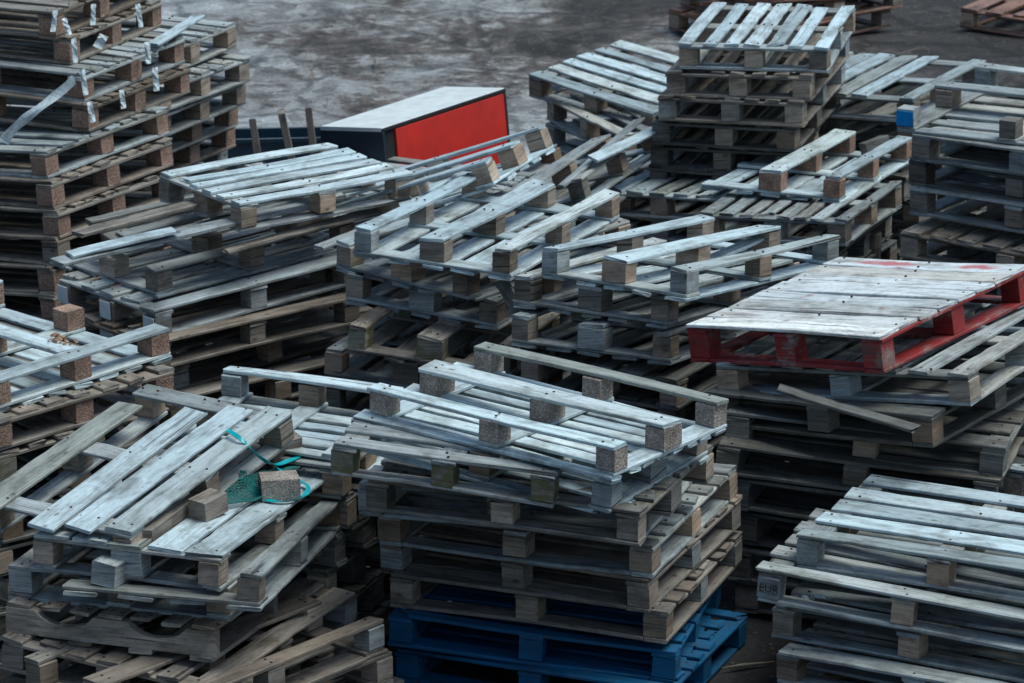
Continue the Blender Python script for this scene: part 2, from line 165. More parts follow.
  ('frontleft', 3, 0.95, 1.2, [-1.3426, 15.653, 0.5601, 1.2293, -0.0019, -0.021], {'dir': 'A', 'flip': 1, 'kind': 'P', 'n': 5, 'tone': 'grey'}),
  ('frontleft', 4, 0.9, 1.2, [-1.3715, 15.5522, 0.4034, 1.2278, 0.051, -0.0091], {'dir': 'B', 'kind': 'N', 'n': 7, 'tone': 'brown'}),
  ('frontleft', 5, 0.95, 1.2, [-1.3285, 15.4351, 0.2778, 1.1315, 0.0053, 0.0612], {'dir': 'B', 'kind': 'P', 'n': 7, 'tone': 'brown'}),
  ('frontleft', 6, 0.95, 1.2, [-1.3013, 15.4683, 0.1409, 1.165, 0.0, 0.0], {'dir': 'B', 'kind': 'P', 'n': 7, 'tone': 'dark', 'fill': 1, 'h': 0.1389}),
  ('frontleft', 7, 0.95, 1.2, [-1.3455, 15.4374, 0.002, 1.1689, 0.0, 0.0], {'dir': 'B', 'kind': 'P', 'n': 7, 'tone': 'dark', 'fill': 1, 'h': 0.1389}),
  ('frontlow', 0, 0.8, 1.2, [-1.2073, 15.1258, 0.2885, 0.8415, -0.0106, -0.0004], {'dir': 'B', 'flip': 1, 'kind': 'E', 'n': 5, 'tone': 'brown'}),
  ('frontlow', 1, 0.8, 1.2, [-1.1772, 15.1593, 0.1446, 0.8171, -0.0122, -0.0005], {'dir': 'B', 'flip': 1, 'kind': 'E', 'n': 5, 'tone': 'brown'}),
  ('frontlow', 2, 0.8, 1.2, [-1.1287, 15.2246, 0.002, 0.8539, 0.0, 0.0], {'dir': 'B', 'kind': 'E', 'n': 5, 'tone': 'dark', 'fill': 1}),
  ('behindleft', 0, 0.8, 0.62, [-0.9436, 16.3173, 0.9081, 1.1955, -0.0006, 0.0128], {'dir': 'A', 'flip': 1, 'kind': 'E', 'n': 6, 'tone': 'pale', 'missr': ['near', 'mid'], 'missb': ['near', 'mid']}),
  ('behindleft', 1, 0.8, 0.62, [-0.9538, 16.2792, 0.7645, 1.1927, -0.0008, 0.0177], {'dir': 'A', 'kind': 'E', 'n': 6, 'tone': 'grey'}),
  ('behindleft', 2, 0.8, 0.62, [-0.9219, 16.3332, 0.6136, 1.1599, 0.0, 0.0], {'dir': 'A', 'kind': 'E', 'n': 6, 'tone': 'dark', 'fill': 1}),
  ('behindleft', 3, 0.8, 0.62, [-0.952, 16.2948, 0.4607, 1.1362, 0.0, 0.0], {'dir': 'A', 'kind': 'E', 'n': 6, 'tone': 'dark', 'fill': 1}),
  ('behindleft', 4, 0.8, 0.62, [-1.001, 16.2871, 0.3078, 1.1638, 0.0, 0.0], {'dir': 'A', 'kind': 'E', 'n': 6, 'tone': 'dark', 'fill': 1}),
  ('behindleft', 5, 0.8, 0.62, [-0.9345, 16.3548, 0.1549, 1.1863, 0.0, 0.0], {'dir': 'A', 'kind': 'E', 'n': 6, 'tone': 'dark', 'fill': 1}),
  ('behindleft', 6, 0.8, 0.62, [-0.9101, 16.358, 0.002, 1.2473, 0.0, 0.0], {'dir': 'A', 'kind': 'E', 'n': 6, 'tone': 'dark', 'fill': 1}),
  ('lean', 0, 1.2, 0.8, [-0.4569, 19.5509, 1.0344, 1.1963, 0.0032, -0.3637], {'dir': 'A', 'flip': 1, 'kind': 'E', 'n': 5, 'tone': 'pale', 'blk': 'tan'}),
  ('lean', 1, 1.0, 0.8, [-0.4993, 21.1733, 0.5761, 1.1297, -0.0042, -0.0001], {'dir': 'A', 'kind': 'P', 'n': 8, 'tone': 'grey'}),
  ('lean', 2, 1.0, 0.8, [-0.5129, 21.1753, 0.4341, 1.0969, 0.0, 0.0], {'dir': 'A', 'kind': 'P', 'n': 8, 'tone': 'dark', 'fill': 1}),
  ('lean', 3, 1.0, 0.8, [-0.5297, 21.1737, 0.2901, 1.1446, 0.0, 0.0], {'dir': 'A', 'kind': 'P', 'n': 8, 'tone': 'dark', 'fill': 1}),
  ('lean', 4, 1.0, 0.8, [-0.4593, 21.2373, 0.146, 1.1272, 0.0, 0.0], {'dir': 'A', 'kind': 'P', 'n': 8, 'tone': 'dark', 'fill': 1}),
  ('lean', 5, 1.0, 0.8, [-0.484, 21.2333, 0.002, 1.0799, 0.0, 0.0], {'dir': 'A', 'kind': 'P', 'n': 8, 'tone': 'dark', 'fill': 1}),
  ('xrun', 0, 0.72, 1.1, [0.3049, 21.3712, 0.6245, 1.1542, -0.0344, -0.2754], {'dir': 'B', 'flip': 1, 'kind': 'E', 'n': 5, 'tone': 'grey', 'blk': 'wood'}),
  ('xrun', 1, 0.72, 1.1, [0.3209, 21.4422, 0.4704, 1.1881, 0.0, 0.0], {'dir': 'B', 'kind': 'E', 'n': 5, 'tone': 'grey', 'fill': 1}),
  ('xrun', 2, 0.72, 1.1, [0.3299, 21.399, 0.3143, 1.1156, 0.0, 0.0], {'dir': 'B', 'kind': 'E', 'n': 5, 'tone': 'grey', 'fill': 1}),
  ('xrun', 3, 0.72, 1.1, [0.3338, 21.3845, 0.1581, 1.1903, 0.0, 0.0], {'dir': 'B', 'kind': 'E', 'n': 5, 'tone': 'grey', 'fill': 1}),
  ('xrun', 4, 0.72, 1.1, [0.352, 21.3908, 0.002, 1.1424, 0.0, 0.0], {'dir': 'B', 'kind': 'E', 'n': 5, 'tone': 'grey', 'fill': 1}),
  ('fara', 0, 1.2, 1.0, [3.8985, 28.1532, 0.0014, 1.0161, 0.0015, 0.0318], {'dir': 'B', 'kind': 'P', 'n': 7, 'tone': 'rust', 'blk': 'wood'}),
  ('farb', 0, 1.2, 1.0, [1.9126, 28.129, 0.2865, 2.2695, -0.0016, 0.0981], {'dir': 'A', 'kind': 'P', 'n': 7, 'tone': 'rust', 'blk': 'wood'}),
  ('farb', 1, 1.2, 1.0, [1.9572, 28.1815, 0.1452, 2.2299, 0.0, 0.0], {'dir': 'A', 'kind': 'P', 'n': 7, 'tone': 'rust', 'fill': 1}),
  ('farb', 2, 1.2, 1.0, [1.8753, 28.1242, 0.002, 2.3181, 0.0, 0.0], {'dir': 'A', 'kind': 'P', 'n': 7, 'tone': 'rust', 'fill': 1}),
]

# ------------------------------------------------------------------ materials
def newmat(name):
    m = bpy.data.materials.new(name); m.use_nodes = True
    nt = m.node_tree
    for n in list(nt.nodes):
        if n.type not in ('BSDF_PRINCIPLED', 'OUTPUT_MATERIAL'): nt.nodes.remove(n)
    return m, nt, nt.nodes['Principled BSDF']
def N(nt, t, **kw):
    n = nt.nodes.new(t)
    for k, v in kw.items():
        if k in n.inputs.keys(): n.inputs[k].default_value = v
        else: setattr(n, k, v)
    return n
def L(nt, a, b): nt.links.new(a, b)
def ramp(nt, fac, stops):
    r = nt.nodes.new('ShaderNodeValToRGB'); el = r.color_ramp.elements
    while len(el) < len(stops): el.new(.5)
    for e, (p, c) in zip(el, stops):
        e.position = p; e.color = (*c, 1) if len(c) == 3 else c
    L(nt, fac, r.inputs[0]); return r.outputs[0]
def mix(nt, fac, a, b, mode='MIX'):
    n = nt.nodes.new('ShaderNodeMix'); n.data_type = 'RGBA'; n.blend_type = mode
    for s, v in ((n.inputs[0], fac), (n.inputs[6], a), (n.inputs[7], b)):
        if hasattr(v, 'node'): L(nt, v, s)
        elif isinstance(v, (int, float)): s.default_value = v
        else: s.default_value = (*v, 1)
    return n.outputs[2]
def math_(nt, op, a, b=0.0):
    n = nt.nodes.new('ShaderNodeMath'); n.operation = op
    for s, v in ((n.inputs[0], a), (n.inputs[1], b)):
        if hasattr(v, 'node'): L(nt, v, s)
        else: s.default_value = v
    return n.outputs[0]

def wood(name, light, mid, dark, moss=0.0, paint=None, paintamt=.5, rough=.62):
    """weathered timber, grain runs along the UV's u axis (metres)"""
    m, nt, bs = newmat(name)
    uv = N(nt, 'ShaderNodeUVMap', uv_map='UVMap')
    at = N(nt, 'ShaderNodeAttribute', attribute_name='tone')
    oi = N(nt, 'ShaderNodeObjectInfo')
    mp = N(nt, 'ShaderNodeMapping'); mp.inputs['Scale'].default_value = (2.6, 120, 1); L(nt, uv.outputs[0], mp.inputs[0])
    g = N(nt, 'ShaderNodeTexNoise', Scale=1.0, Detail=6.0, Roughness=.7, Distortion=.35); L(nt, mp.outputs[0], g.inputs[0])
    mp2 = N(nt, 'ShaderNodeMapping'); mp2.inputs['Scale'].default_value = (4, 15, 1); L(nt, uv.outputs[0], mp2.inputs[0])
    b = N(nt, 'ShaderNodeTexNoise', Scale=1.0, Detail=5.0, Roughness=.6); L(nt, mp2.outputs[0], b.inputs[0])
    col = ramp(nt, g.outputs[0], [(.24, dark), (.42, mid), (.60, light), (1.0, tuple(min(1, c*1.15) for c in light))])
    blot = ramp(nt, b.outputs[0], [(.34, (.38, .37, .35)), (.50, (.92, .92, .92)), (.68, (1.12, 1.12, 1.12))])
    col = mix(nt, .8, col, blot, 'MULTIPLY')
    # every board has its own shade
    tn = ramp(nt, at.outputs['Fac'], [(0, (.52, .50, .46)), (.5, (.92, .92, .92)), (1, (1.25, 1.24, 1.2))])
    col = mix(nt, 1.0, col, tn, 'MULTIPLY')
    # boards differ in hue: some still warm, some silvered
    hue = ramp(nt, math_(nt, 'FRACT', math_(nt, 'MULTIPLY', at.outputs['Fac'], 7.31)), [(.0, (1.05, .98, .91)), (.35, (1.0, 1.0, 1.0)), (1.0, (.95, 1.0, 1.04))])
    col = mix(nt, 1.0, col, hue, 'MULTIPLY')
    # grime: specks, rain stains
    s1 = N(nt, 'ShaderNodeTexNoise', Scale=1.0, Detail=8.0, Roughness=.75)
    mps = N(nt, 'ShaderNodeMapping'); mps.inputs['Scale'].default_value = (26, 60, 1); L(nt, uv.outputs[0], mps.inputs[0]); L(nt, mps.outputs[0], s1.inputs[0])
    col = mix(nt, .9, col, ramp(nt, s1.outputs[0], [(.30, (.28, .25, .22)), (.44, (1, 1, 1)), (.66, (1.18, 1.18, 1.18))]), 'MULTIPLY')
    tco = N(nt, 'ShaderNodeTexCoord'); s2 = N(nt, 'ShaderNodeTexNoise', Scale=4.5, Detail=7.0, Roughness=.65, Distortion=.6); L(nt, tco.outputs['Object'], s2.inputs[0])
    col = mix(nt, .85, col, ramp(nt, s2.outputs[0], [(.34, (.52, .49, .45)), (.50, (1, 1, 1))]), 'MULTIPLY')
    # knots and cracks
    mp3 = N(nt, 'ShaderNodeMapping'); mp3.inputs['Scale'].default_value = (6, 11, 1); L(nt, uv.outputs[0], mp3.inputs[0])
    v = N(nt, 'ShaderNodeTexVoronoi', Scale=1.0); L(nt, mp3.outputs[0], v.inputs[0])
    kn = ramp(nt, v.outputs['Distance'], [(.06, (.30, .25, .2)), (.13, (1, 1, 1))])
    col = mix(nt, .8, col, kn, 'MULTIPLY')
    mp4 = N(nt, 'ShaderNodeMapping'); mp4.inputs['Scale'].default_value = (1.1, 48, 1); mp4.inputs['Location'].default_value = (5, 3, 0); L(nt, uv.outputs[0], mp4.inputs[0])
    c = N(nt, 'ShaderNodeTexNoise', Scale=1.0, Detail=2.0); L(nt, mp4.outputs[0], c.inputs[0])
    ck = ramp(nt, c.outputs[0], [(.30, (.16, .14, .12)), (.35, (1, 1, 1))])
    col = mix(nt, .9, col, ck, 'MULTIPLY')
    tc = N(nt, 'ShaderNodeTexCoord')
    if paint:
        p = N(nt, 'ShaderNodeTexNoise', Scale=7.0, Detail=8.0, Roughness=.72); L(nt, tc.outputs['Object'], p.inputs[0])
        pg = math_(nt, 'ADD', p.outputs[0], math_(nt, 'MULTIPLY', math_(nt, 'SUBTRACT', g.outputs[0], .5), .5))
        k = ramp(nt, pg, [(1-paintamt-.06, (0, 0, 0)), (1-paintamt+.06, (1, 1, 1))])
        pc = mix(nt, ramp(nt, b.outputs[0], [(.35, (0, 0, 0)), (.65, (1, 1, 1))]), tuple(x*.55 for x in paint), paint)
        col = mix(nt, k, col, pc)
    if moss:
        q = N(nt, 'ShaderNodeTexNoise', Scale=16.0, Detail=6.0); L(nt, tc.outputs['Object'], q.inputs[0])
        k = ramp(nt, q.outputs[0], [(.46, (0, 0, 0)), (.58, (moss, moss, moss))])
        col = mix(nt, k, col, (.085, .085, .022))
    if name == 'worn_whitish_deck':      # two swipes of red paint on the farthest board
        sp = N(nt, 'ShaderNodeSeparateXYZ'); L(nt, tc.outputs['Object'], sp.inputs[0])
        fn = N(nt, 'ShaderNodeTexNoise', Scale=14.0, Detail=6.0); L(nt, tc.outputs['Object'], fn.inputs[0])
        tot = None
        for yc, hw in ((.20, .19), (-.28, .15)):
            ax = math_(nt, 'POWER', math_(nt, 'DIVIDE', math_(nt, 'SUBTRACT', sp.outputs[0], .535), .045), 2.)
            ay = math_(nt, 'POWER', math_(nt, 'DIVIDE', math_(nt, 'ABSOLUTE', math_(nt, 'SUBTRACT', sp.outputs[1], yc)), hw), 2.)
            dd = math_(nt, 'ADD', math_(nt, 'ADD', ax, ay), math_(nt, 'MULTIPLY', math_(nt, 'SUBTRACT', fn.outputs[0], .5), 2.2))
            tot = dd if tot is None else math_(nt, 'MINIMUM', tot, dd)
        col = mix(nt, ramp(nt, tot, [(.1, (.8, .8, .8)), (1.5, (0, 0, 0))]), col, (.36, .03, .04))
    L(nt, col, bs.inputs['Base Color'])
    rr = ramp(nt, b.outputs[0], [(.3, (rough+.15,)*3), (.7, (rough-.12,)*3)])
    L(nt, rr, bs.inputs['Roughness'])
    bp = N(nt, 'ShaderNodeBump', Strength=.55, Distance=.004)
    L(nt, mix(nt, .5, g.outputs[0], mix(nt, 1.0, ck, kn, 'MULTIPLY')), bp.inputs['Height']); L(nt, bp.outputs[0], bs.inputs['Normal'])
    return m

def chip(name, a, b):
    """pressed wood-chip block"""
    m, nt, bs = newmat(name)
    tc = N(nt, 'ShaderNodeTexCoord')
    v = N(nt, 'ShaderNodeTexVoronoi', Scale=130.0); L(nt, tc.outputs['Object'], v.inputs[0])
    n = N(nt, 'ShaderNodeTexNoise', Scale=9.0, Detail=5.0); L(nt, tc.outputs['Object'], n.inputs[0])
    col = mix(nt, v.outputs['Color'], a, b)
    sp = ramp(nt, v.outputs['Distance'], [(.15, (1.15, 1.15, 1.15)), (.6, (.5, .48, .45))])
    col = mix(nt, .8, col, sp, 'MULTIPLY')
    col = mix(nt, .75, col, ramp(nt, n.outputs[0], [(.35, (.45, .42, .4)), (.6, (1.1, 1.1, 1.1))]), 'MULTIPLY')
    L(nt, col, bs.inputs['Base Color']); bs.inputs['Roughness'].default_value = .85
    bp = N(nt, 'ShaderNodeBump', Strength=.7, Distance=.004); L(nt, v.outputs['Distance'], bp.inputs['Height']); L(nt, bp.outputs[0], bs.inputs['Normal'])
    return m

def plain(name, c1, c2, rough=.5, scale=12, bump=.15, metal=0):
    m, nt, bs = newmat(name)
    tc = N(nt, 'ShaderNodeTexCoord')
    n = N(nt, 'ShaderNodeTexNoise', Scale=float(scale), Detail=7.0, Roughness=.65); L(nt, tc.outputs['Object'], n.inputs[0])
    L(nt, ramp(nt, n.outputs[0], [(.32, c1), (.66, c2)]), bs.inputs['Base Color'])
    L(nt, ramp(nt, n.outputs[0], [(.3, (rough+.15,)*3), (.7, (max(.05, rough-.1),)*3)]), bs.inputs['Roughness'])
    bs.inputs['Metallic'].default_value = metal
    bp = N(nt, 'ShaderNodeBump', Strength=bump, Distance=.004); L(nt, n.outputs[0], bp.inputs['Height']); L(nt, bp.outputs[0], bs.inputs['Normal'])
    return m

M = {
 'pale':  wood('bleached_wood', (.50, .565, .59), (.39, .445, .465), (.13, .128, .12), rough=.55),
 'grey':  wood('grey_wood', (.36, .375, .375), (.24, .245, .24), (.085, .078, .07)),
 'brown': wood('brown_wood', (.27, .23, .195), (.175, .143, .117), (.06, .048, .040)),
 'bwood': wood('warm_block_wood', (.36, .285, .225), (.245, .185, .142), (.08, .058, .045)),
 'dark':  wood('dark_shaded_wood', (.17, .165, .15), (.10, .093, .082), (.035, .03, .025)),  # shade low in the stacks painted into the wood; also naturally dark loose timber
 'rust':  wood('red_brown_wood', (.22, .12, .085), (.14, .07, .05), (.05, .028, .02)),
 'moss':  wood('mossy_wood', (.24, .225, .18), (.15, .135, .10), (.05, .043, .03), moss=.8),
 'red':   wood('red_painted_wood', (.34, .30, .28), (.22, .16, .15), (.07, .045, .04), paint=(.24, .013, .014), paintamt=.57),
 'reddeck': wood('worn_whitish_deck', (.70, .71, .71), (.56, .57, .575), (.25, .22, .21), paint=(.30, .05, .06), paintamt=.335, rough=.6),
 'blue':  wood('blue_painted_wood', (.04, .10, .17), (.02, .07, .14), (.010, .025, .045), paint=(.004, .085, .20), paintamt=.60),
 'tan':   wood('tan_plywood', (.45, .36, .28), (.34, .255, .19), (.14, .10, .075)),
 'chip':  chip('chipboard_block', (.50, .33, .25), (.26, .165, .12)),
 'chipg': chip('grey_chipboard_block', (.52, .45, .40), (.26, .215, .185)),
 'white': plain('whitewash', (.42, .45, .46), (.62, .65, .66), .7),
 'bluepaint': plain('blue_end_paint', (.01, .16, .42), (.02, .26, .62), .5),
 'nail':  plain('rusty_nail', (.02, .014, .012), (.06, .035, .025), .6, metal=.4),
}
BLK = {'tan': ['tan'], 'chip': ['chip'], 'wood': ['bwood', 'bwood', 'brown', 'tan', 'grey'], 'moss': ['moss'], 'red': ['red'], 'blue': ['blue']}

# ------------------------------------------------------------------ mesh building
class MB:
    """collects boards and blocks, then links them as one mesh object"""
    def __init__(s): s.v = []; s.f = []; s.uv = []; s.t = []; s.mi = []
    def board(s, c, ex, ey, ez, L_, W, T, seg=8, rough=.004, warp=.006, tone=None, brk=0, mi=0, chips=.007):
        """a sawn board centred at c; ex length, ey width, ez thickness"""
        ex, ey, ez = Vector(ex), Vector(ey), Vector(ez); c = Vector(c)
        tone = rnd.gauss(.5, .2) if tone is None else tone
        tone = max(0, min(1, tone))
        ch = min(.0035, T*.2); w, t = W/2, T/2
        ring = [(-w+ch, -t), (w-ch, -t), (w, -t+ch), (w, t-ch), (w-ch, t), (-w+ch, t), (-w, t-ch), (-w, -t+ch)]
        b0 = len(s.v); ou, ov = rnd.uniform(0, 60), rnd.uniform(0, 60)
        bow = rnd.uniform(-warp, warp); cup = rnd.uniform(-warp, warp)*.6; tw = rnd.uniform(-1, 1)*warp*1.2
        ph = rnd.uniform(0, 99)
        for i in range(seg+1):
            k = i/seg; x = (k-.5)*L_
            z0 = bow*math.sin(math.pi*k); y0 = cup*math.sin(math.pi*k)
            for (y, z) in ring:
                xx, yy, zz = x, y+y0, z+z0+tw*(k-.5)*y/max(w, .01)
                if i in (0, seg):
                    e = 1 if i else -1
                    xx += e*rnd.uniform(-rough, rough)
                    if brk & (1 if i == 0 else 2):
                        xx -= e*abs(noise.noise(Vector((y*28, ph, e*3.))))*.16 + 0
                else:
                    if abs(y) > w-ch*1.5:
                        d = noise.noise(Vector((x*9, ph, 7. if y > 0 else 1.)))
                        if d > .22: yy -= math.copysign((d-.22)*chips*3, y)
                p = c + ex*xx + ey*yy + ez*zz
                s.v.append(p); s.t.append(tone)
        arc = [0]
        for j in range(8):
            a, b = ring[j], ring[(j+1) % 8]; arc.append(arc[-1]+math.hypot(a[0]-b[0], a[1]-b[1]))
        for i in range(seg):
            u0, u1 = ou+(i/seg)*L_, ou+((i+1)/seg)*L_
            for j in range(8):
                a = b0+i*8+j; b = b0+i*8+(j+1) % 8
                s.f.append((a, b, b+8, a+8)); s.mi.append(mi)
                s.uv += [(u0, ov+arc[j]), (u0, ov+arc[j+1]), (u1, ov+arc[j+1]), (u1, ov+arc[j])]
        for i, rev in ((0, True), (seg, False)):
            idx = [b0+i*8+j for j in range(8)]
            if rev: idx = idx[::-1]
            s.f.append(tuple(idx)); s.mi.append(mi)
            rr = ring[::-1] if rev else ring
            s.uv += [(ou+y*.9, ov+z+y*.15) for (y, z) in rr]
    def nail(s, p, n, r=.0058, h=.002, mi=1):
        n = Vector(n); a = n.orthogonal().normalized(); b = n.cross(a); b0 = len(s.v)
        for k in range(6):
            q = Vector(p)+(a*math.cos(k*math.pi/3)+b*math.sin(k*math.pi/3))*r
            s.v.append(q-n*.003); s.t.append(.5)
        for k in range(6):
            s.v.append(s.v[b0+k]+n*(h+.003)); s.t.append(.5)
        for k in range(6):
            s.f.append((b0+k, b0+(k+1) % 6, b0+6+(k+1) % 6, b0+6+k)); s.mi.append(mi); s.uv += [(0, 0)]*4
        s.f.append(tuple(b0+6+k for k in range(6))); s.mi.append(mi); s.uv += [(0, 0)]*6
    def poly(s, pts, n, th, mi=0, tone=.5):
        """flat outline pts extruded along n by th"""
        n = Vector(n)*th; b0 = len(s.v); k = len(pts); ou = rnd.uniform(0, 50)
        pts = [Vector(p) for p in pts]
        ax = (pts[1]-pts[0]).normalized(); ay = Vector(n).normalized().cross(ax)
        for p in pts: s.v.append(p); s.t.append(tone)
        for p in pts: s.v.append(p+n); s.t.append(tone)
        U = [(ou+p.dot(ax), ou+p.dot(ay)) for p in pts]
        s.f.append(tuple(b0+i for i in range(k))[::-1]); s.mi.append(mi); s.uv += U[::-1]
        s.f.append(tuple(b0+k+i for i in range(k))); s.mi.append(mi); s.uv += U
        for i in range(k):
            j = (i+1) % k
            s.f.append((b0+i, b0+j, b0+k+j, b0+k+i)); s.mi.append(mi)
            s.uv += [U[i], U[j], (U[j][0], U[j][1]+th), (U[i][0], U[i][1]+th)]
    def tube(s, pts, r, mi=0, seg=6, flat=1.0, tone=.5):
        pts = [Vector(p) for p in pts]; b0 = len(s.v); n = len(pts)
        rr = r if isinstance(r, (list, tuple)) else [r]*n
        for i, p in enumerate(pts):
            d = (pts[min(i+1, n-1)]-pts[max(i-1, 0)]).normalized()
            a = d.cross(Vector((0, 0, 1))); a = a.normalized() if a.length > 1e-3 else Vector((1, 0, 0)); b = a.cross(d)
            for k in range(seg):
                t = 2*math.pi*k/seg; s.v.append(p+a*math.cos(t)*rr[i]+b*math.sin(t)*rr[i]*flat); s.t.append(tone)
        for i in range(n-1):
            for k in range(seg):
                a = b0+i*seg+k; b = b0+i*seg+(k+1) % seg
                s.f.append((a, b, b+seg, a+seg)); s.mi.append(mi); s.uv += [(i*.05, k*.01), (i*.05, k*.01+.01), (i*.05+.05, k*.01+.01), (i*.05+.05, k*.01)]
        for i in (0, n-1):
            idx = [b0+i*seg+k for k in range(seg)]
            s.f.append(tuple(idx if i else idx[::-1])); s.mi.append(mi); s.uv += [(0, 0)]*seg
    def build(s, name, mats, parent=None, X=None, smooth=False):
        me = bpy.data.meshes.new(name)
        vs = [X @ v for v in s.v] if X else s.v
        fs = s.f; uv = s.uv
        me.from_pydata([tuple(v) for v in vs], [], fs)
        lay = me.uv_layers.new(name='UVMap'); lay.data.foreach_set('uv', [c for u in uv for c in u])
        at = me.attributes.new('tone', 'FLOAT', 'POINT'); at.data.foreach_set('value', s.t)
        for m in (mats if isinstance(mats, list) else [mats]): me.materials.append(m)
        me.polygons.foreach_set('material_index', s.mi)
        me.update()
        if smooth:
            for p in me.polygons: p.use_smooth = True
        o = bpy.data.objects.new(name, me); COL.objects.link(o)
        if parent: o.parent = parent
        return o
def tag(o, label=None, cat=None, group=None, kind=None):
    if label: o['label'] = label
    if cat: o['category'] = cat
    if group: o['group'] = group
    if kind: o['kind'] = kind
    return o
def empty(name, loc, rot=(0, 0, 0)):
    o = bpy.data.objects.new(name, None); COL.objects.link(o); o.location = loc; o.rotation_euler = rot
    o.empty_display_size = .1; return o

X1, Y1, Z1 = (1, 0, 0), (0, 1, 0), (0, 0, 1)
def jr(ang):   # board axes with a slight sawn-and-nailed crookedness
    a = rnd.gauss(0, ang); return (math.cos(a), math.sin(a), 0), (-math.sin(a), math.cos(a), 0)

def pallet(root, dA, dB, o):
    """timber pallet; canonical frame has the deck boards along X"""
    dirA = o['dir'] == 'A'
    LX, LY = (dA, dB) if dirA else (dB, dA)
    h = o.get('h', .144); kind = o.get('kind', 'E'); n = o.get('n', 5); tone = o.get('tone', 'grey')
    flip = o.get('flip', 0); fill = o.get('fill', 0); tight = o.get('tight', 0)
    T = Matrix.Identity(4)
    if dirA: T = Matrix.Rotation(R_(90), 4, 'Z')
    if flip: T = Matrix.Translation((0, 0, h)) @ T @ Matrix.Rotation(math.pi, 4, 'X')
    # canonical->local; sides: local A side is +y, B side is +x, near corner N is (-x,-y)
    inv = T.inverted()
    def side(name):
        p = {'A': Vector((0, 1, 0)), 'N': Vector((0, -1, 0)), 'B': Vector((1, 0, 0)), 'L': Vector((-1, 0, 0))}[name]
        return (inv.to_3x3() @ p)
    mdeck = M['reddeck' if tone == 'red' else tone]
    mfr = M[tone]
    if tone == 'pale': mlow = M['pale'] if flip else M['grey']
    else: mlow = mfr
    tdk = .017; tcb = .017; trn = .018; hb = max(.01, h-tdk-tcb-trn)
    seg = 2 if fill else 8
    warp = .002 if fill else .011
    base = rnd.gauss(.5, .10)
    def tn(): return base+rnd.gauss(0, .24)
    brow = .78 if not tight else .97
    # deck boards
    miss = o.get('miss', [])
    pitch = LY/n
    wd = o.get('wd', 0)
    wide = [pitch*(.955 if tight else wd*rnd.uniform(.97, 1.02) if wd else rnd.uniform(.60, .78)) for _ in range(n)]
    mb = MB()
    jit = .002 if tight else .006
    for i in range(n):
        y = -LY/2+pitch*(i+.5); 
        if i == 0: y = -LY/2+wide[i]/2
        if i == n-1: y = LY/2-wide[i]/2
        if i in miss: continue
        ex, ey = jr(.002 if tight else .008)
        dl = rnd.uniform(-.012, .004)
        brk = 0
        if not tight and not fill and rnd.random() < .22: brk = rnd.choice((1, 2))
        mb.board((rnd.gauss(0, jit)-o.get('skew', 0)*i, y+rnd.gauss(0, jit*.5), h-tdk/2), ex, ey, Z1, LX+dl, wide[i], tdk-.001, seg=seg*2, warp=warp*.6, tone=tn(), brk=brk)
        if not fill:
            for x in (-LX/2+.05, 0, LX/2-.05):
                for q in (-.28, .28):
                    if rnd.random() < .8: mb.nail((x+rnd.gauss(0, .012), y+q*wide[i]+rnd.gauss(0, .006), h-.0005), Z1)
    mb.build('deck', [mdeck, M['nail']], root, T)
    if kind == 'N':     # stringer pallet: three notched beams across the boards
        for x in (-LX/2+.022, 0, LX/2-.022):
            s = MB(); zt = h-tdk-.001; Y = LY/2
            pts = [(x-.02, -Y, .022), (x-.02, Y, .022), (x-.02, Y, zt)]
            for a, b in ((Y*.72, Y*.16), (-Y*.16, -Y*.72)):
                for k in range(9):
                    q = k/8; yy = a+(b-a)*q; dz = .052*min(1, (math.sin(math.pi*q))**.55)+rnd.uniform(0, .004)
                    pts.append((x-.02, yy, zt-dz))
            pts += [(x-.02, -Y, zt)]
            s.poly(pts, (1, 0, 0), .042, tone=tn()); s.build('stringer', mfr, root, T)
        s = MB()
        for i in range(4):
            s.board((0, -LY/2+.06+i*(LY-.12)/3, .011), X1, Y1, Z1, LX, .10, .02, seg=4, tone=tn())
        s.build('bottom_deck', mfr, root, T); return
    onlydeck = kind == 'D'
    missr = o.get('missr', []); missb = o.get('missb', [])
    def gone(lst, y):   # is the row at canonical y the one called for?
        for s_ in lst:
            if s_ == 'mid' and abs(y) < .01: return True
            if s_ in ('A', 'near', 'far', 'B'):
                d = {'A': 'A', 'near': 'L', 'far': 'B', 'B': 'B'}[s_]
                v = side(d)
                if abs(v.y) > .5 and abs(y) > .01 and (y > 0) == (v.y > 0): return True
        return False
    xs = [-1, 0, 1]; bw = .1 if kind == 'P' else .09
    bx = .10 if kind == 'P' else .092
    # cross boards
    for sx in xs:
        mb = MB(); ex, ey = jr(.004)
        w = .10
        mb.board((sx*(LX/2-w/2)+rnd.gauss(0, .002), 0, h-tdk-tcb/2), Y1, (-1, 0, 0), Z1, LY-.002+rnd.uniform(-.006, .006), w, tcb-.001, seg=seg, warp=.001, tone=tn())
        mb.build('cross_board', mfr if tone != 'pale' else M['pale' if flip else 'grey'], root, T)
    if onlydeck: return
    # blocks
    bk = BLK.get(o.get('blk', 'wood'), ['brown', 'grey'])
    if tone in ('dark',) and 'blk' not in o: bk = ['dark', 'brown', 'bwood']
    if tone == 'red': bk = ['red']
    if tone == 'blue': bk = ['blue']
    ys = [-1, 0, 1]; kinds = o.get('blk')
    lw, ln = side('L'), side('N')
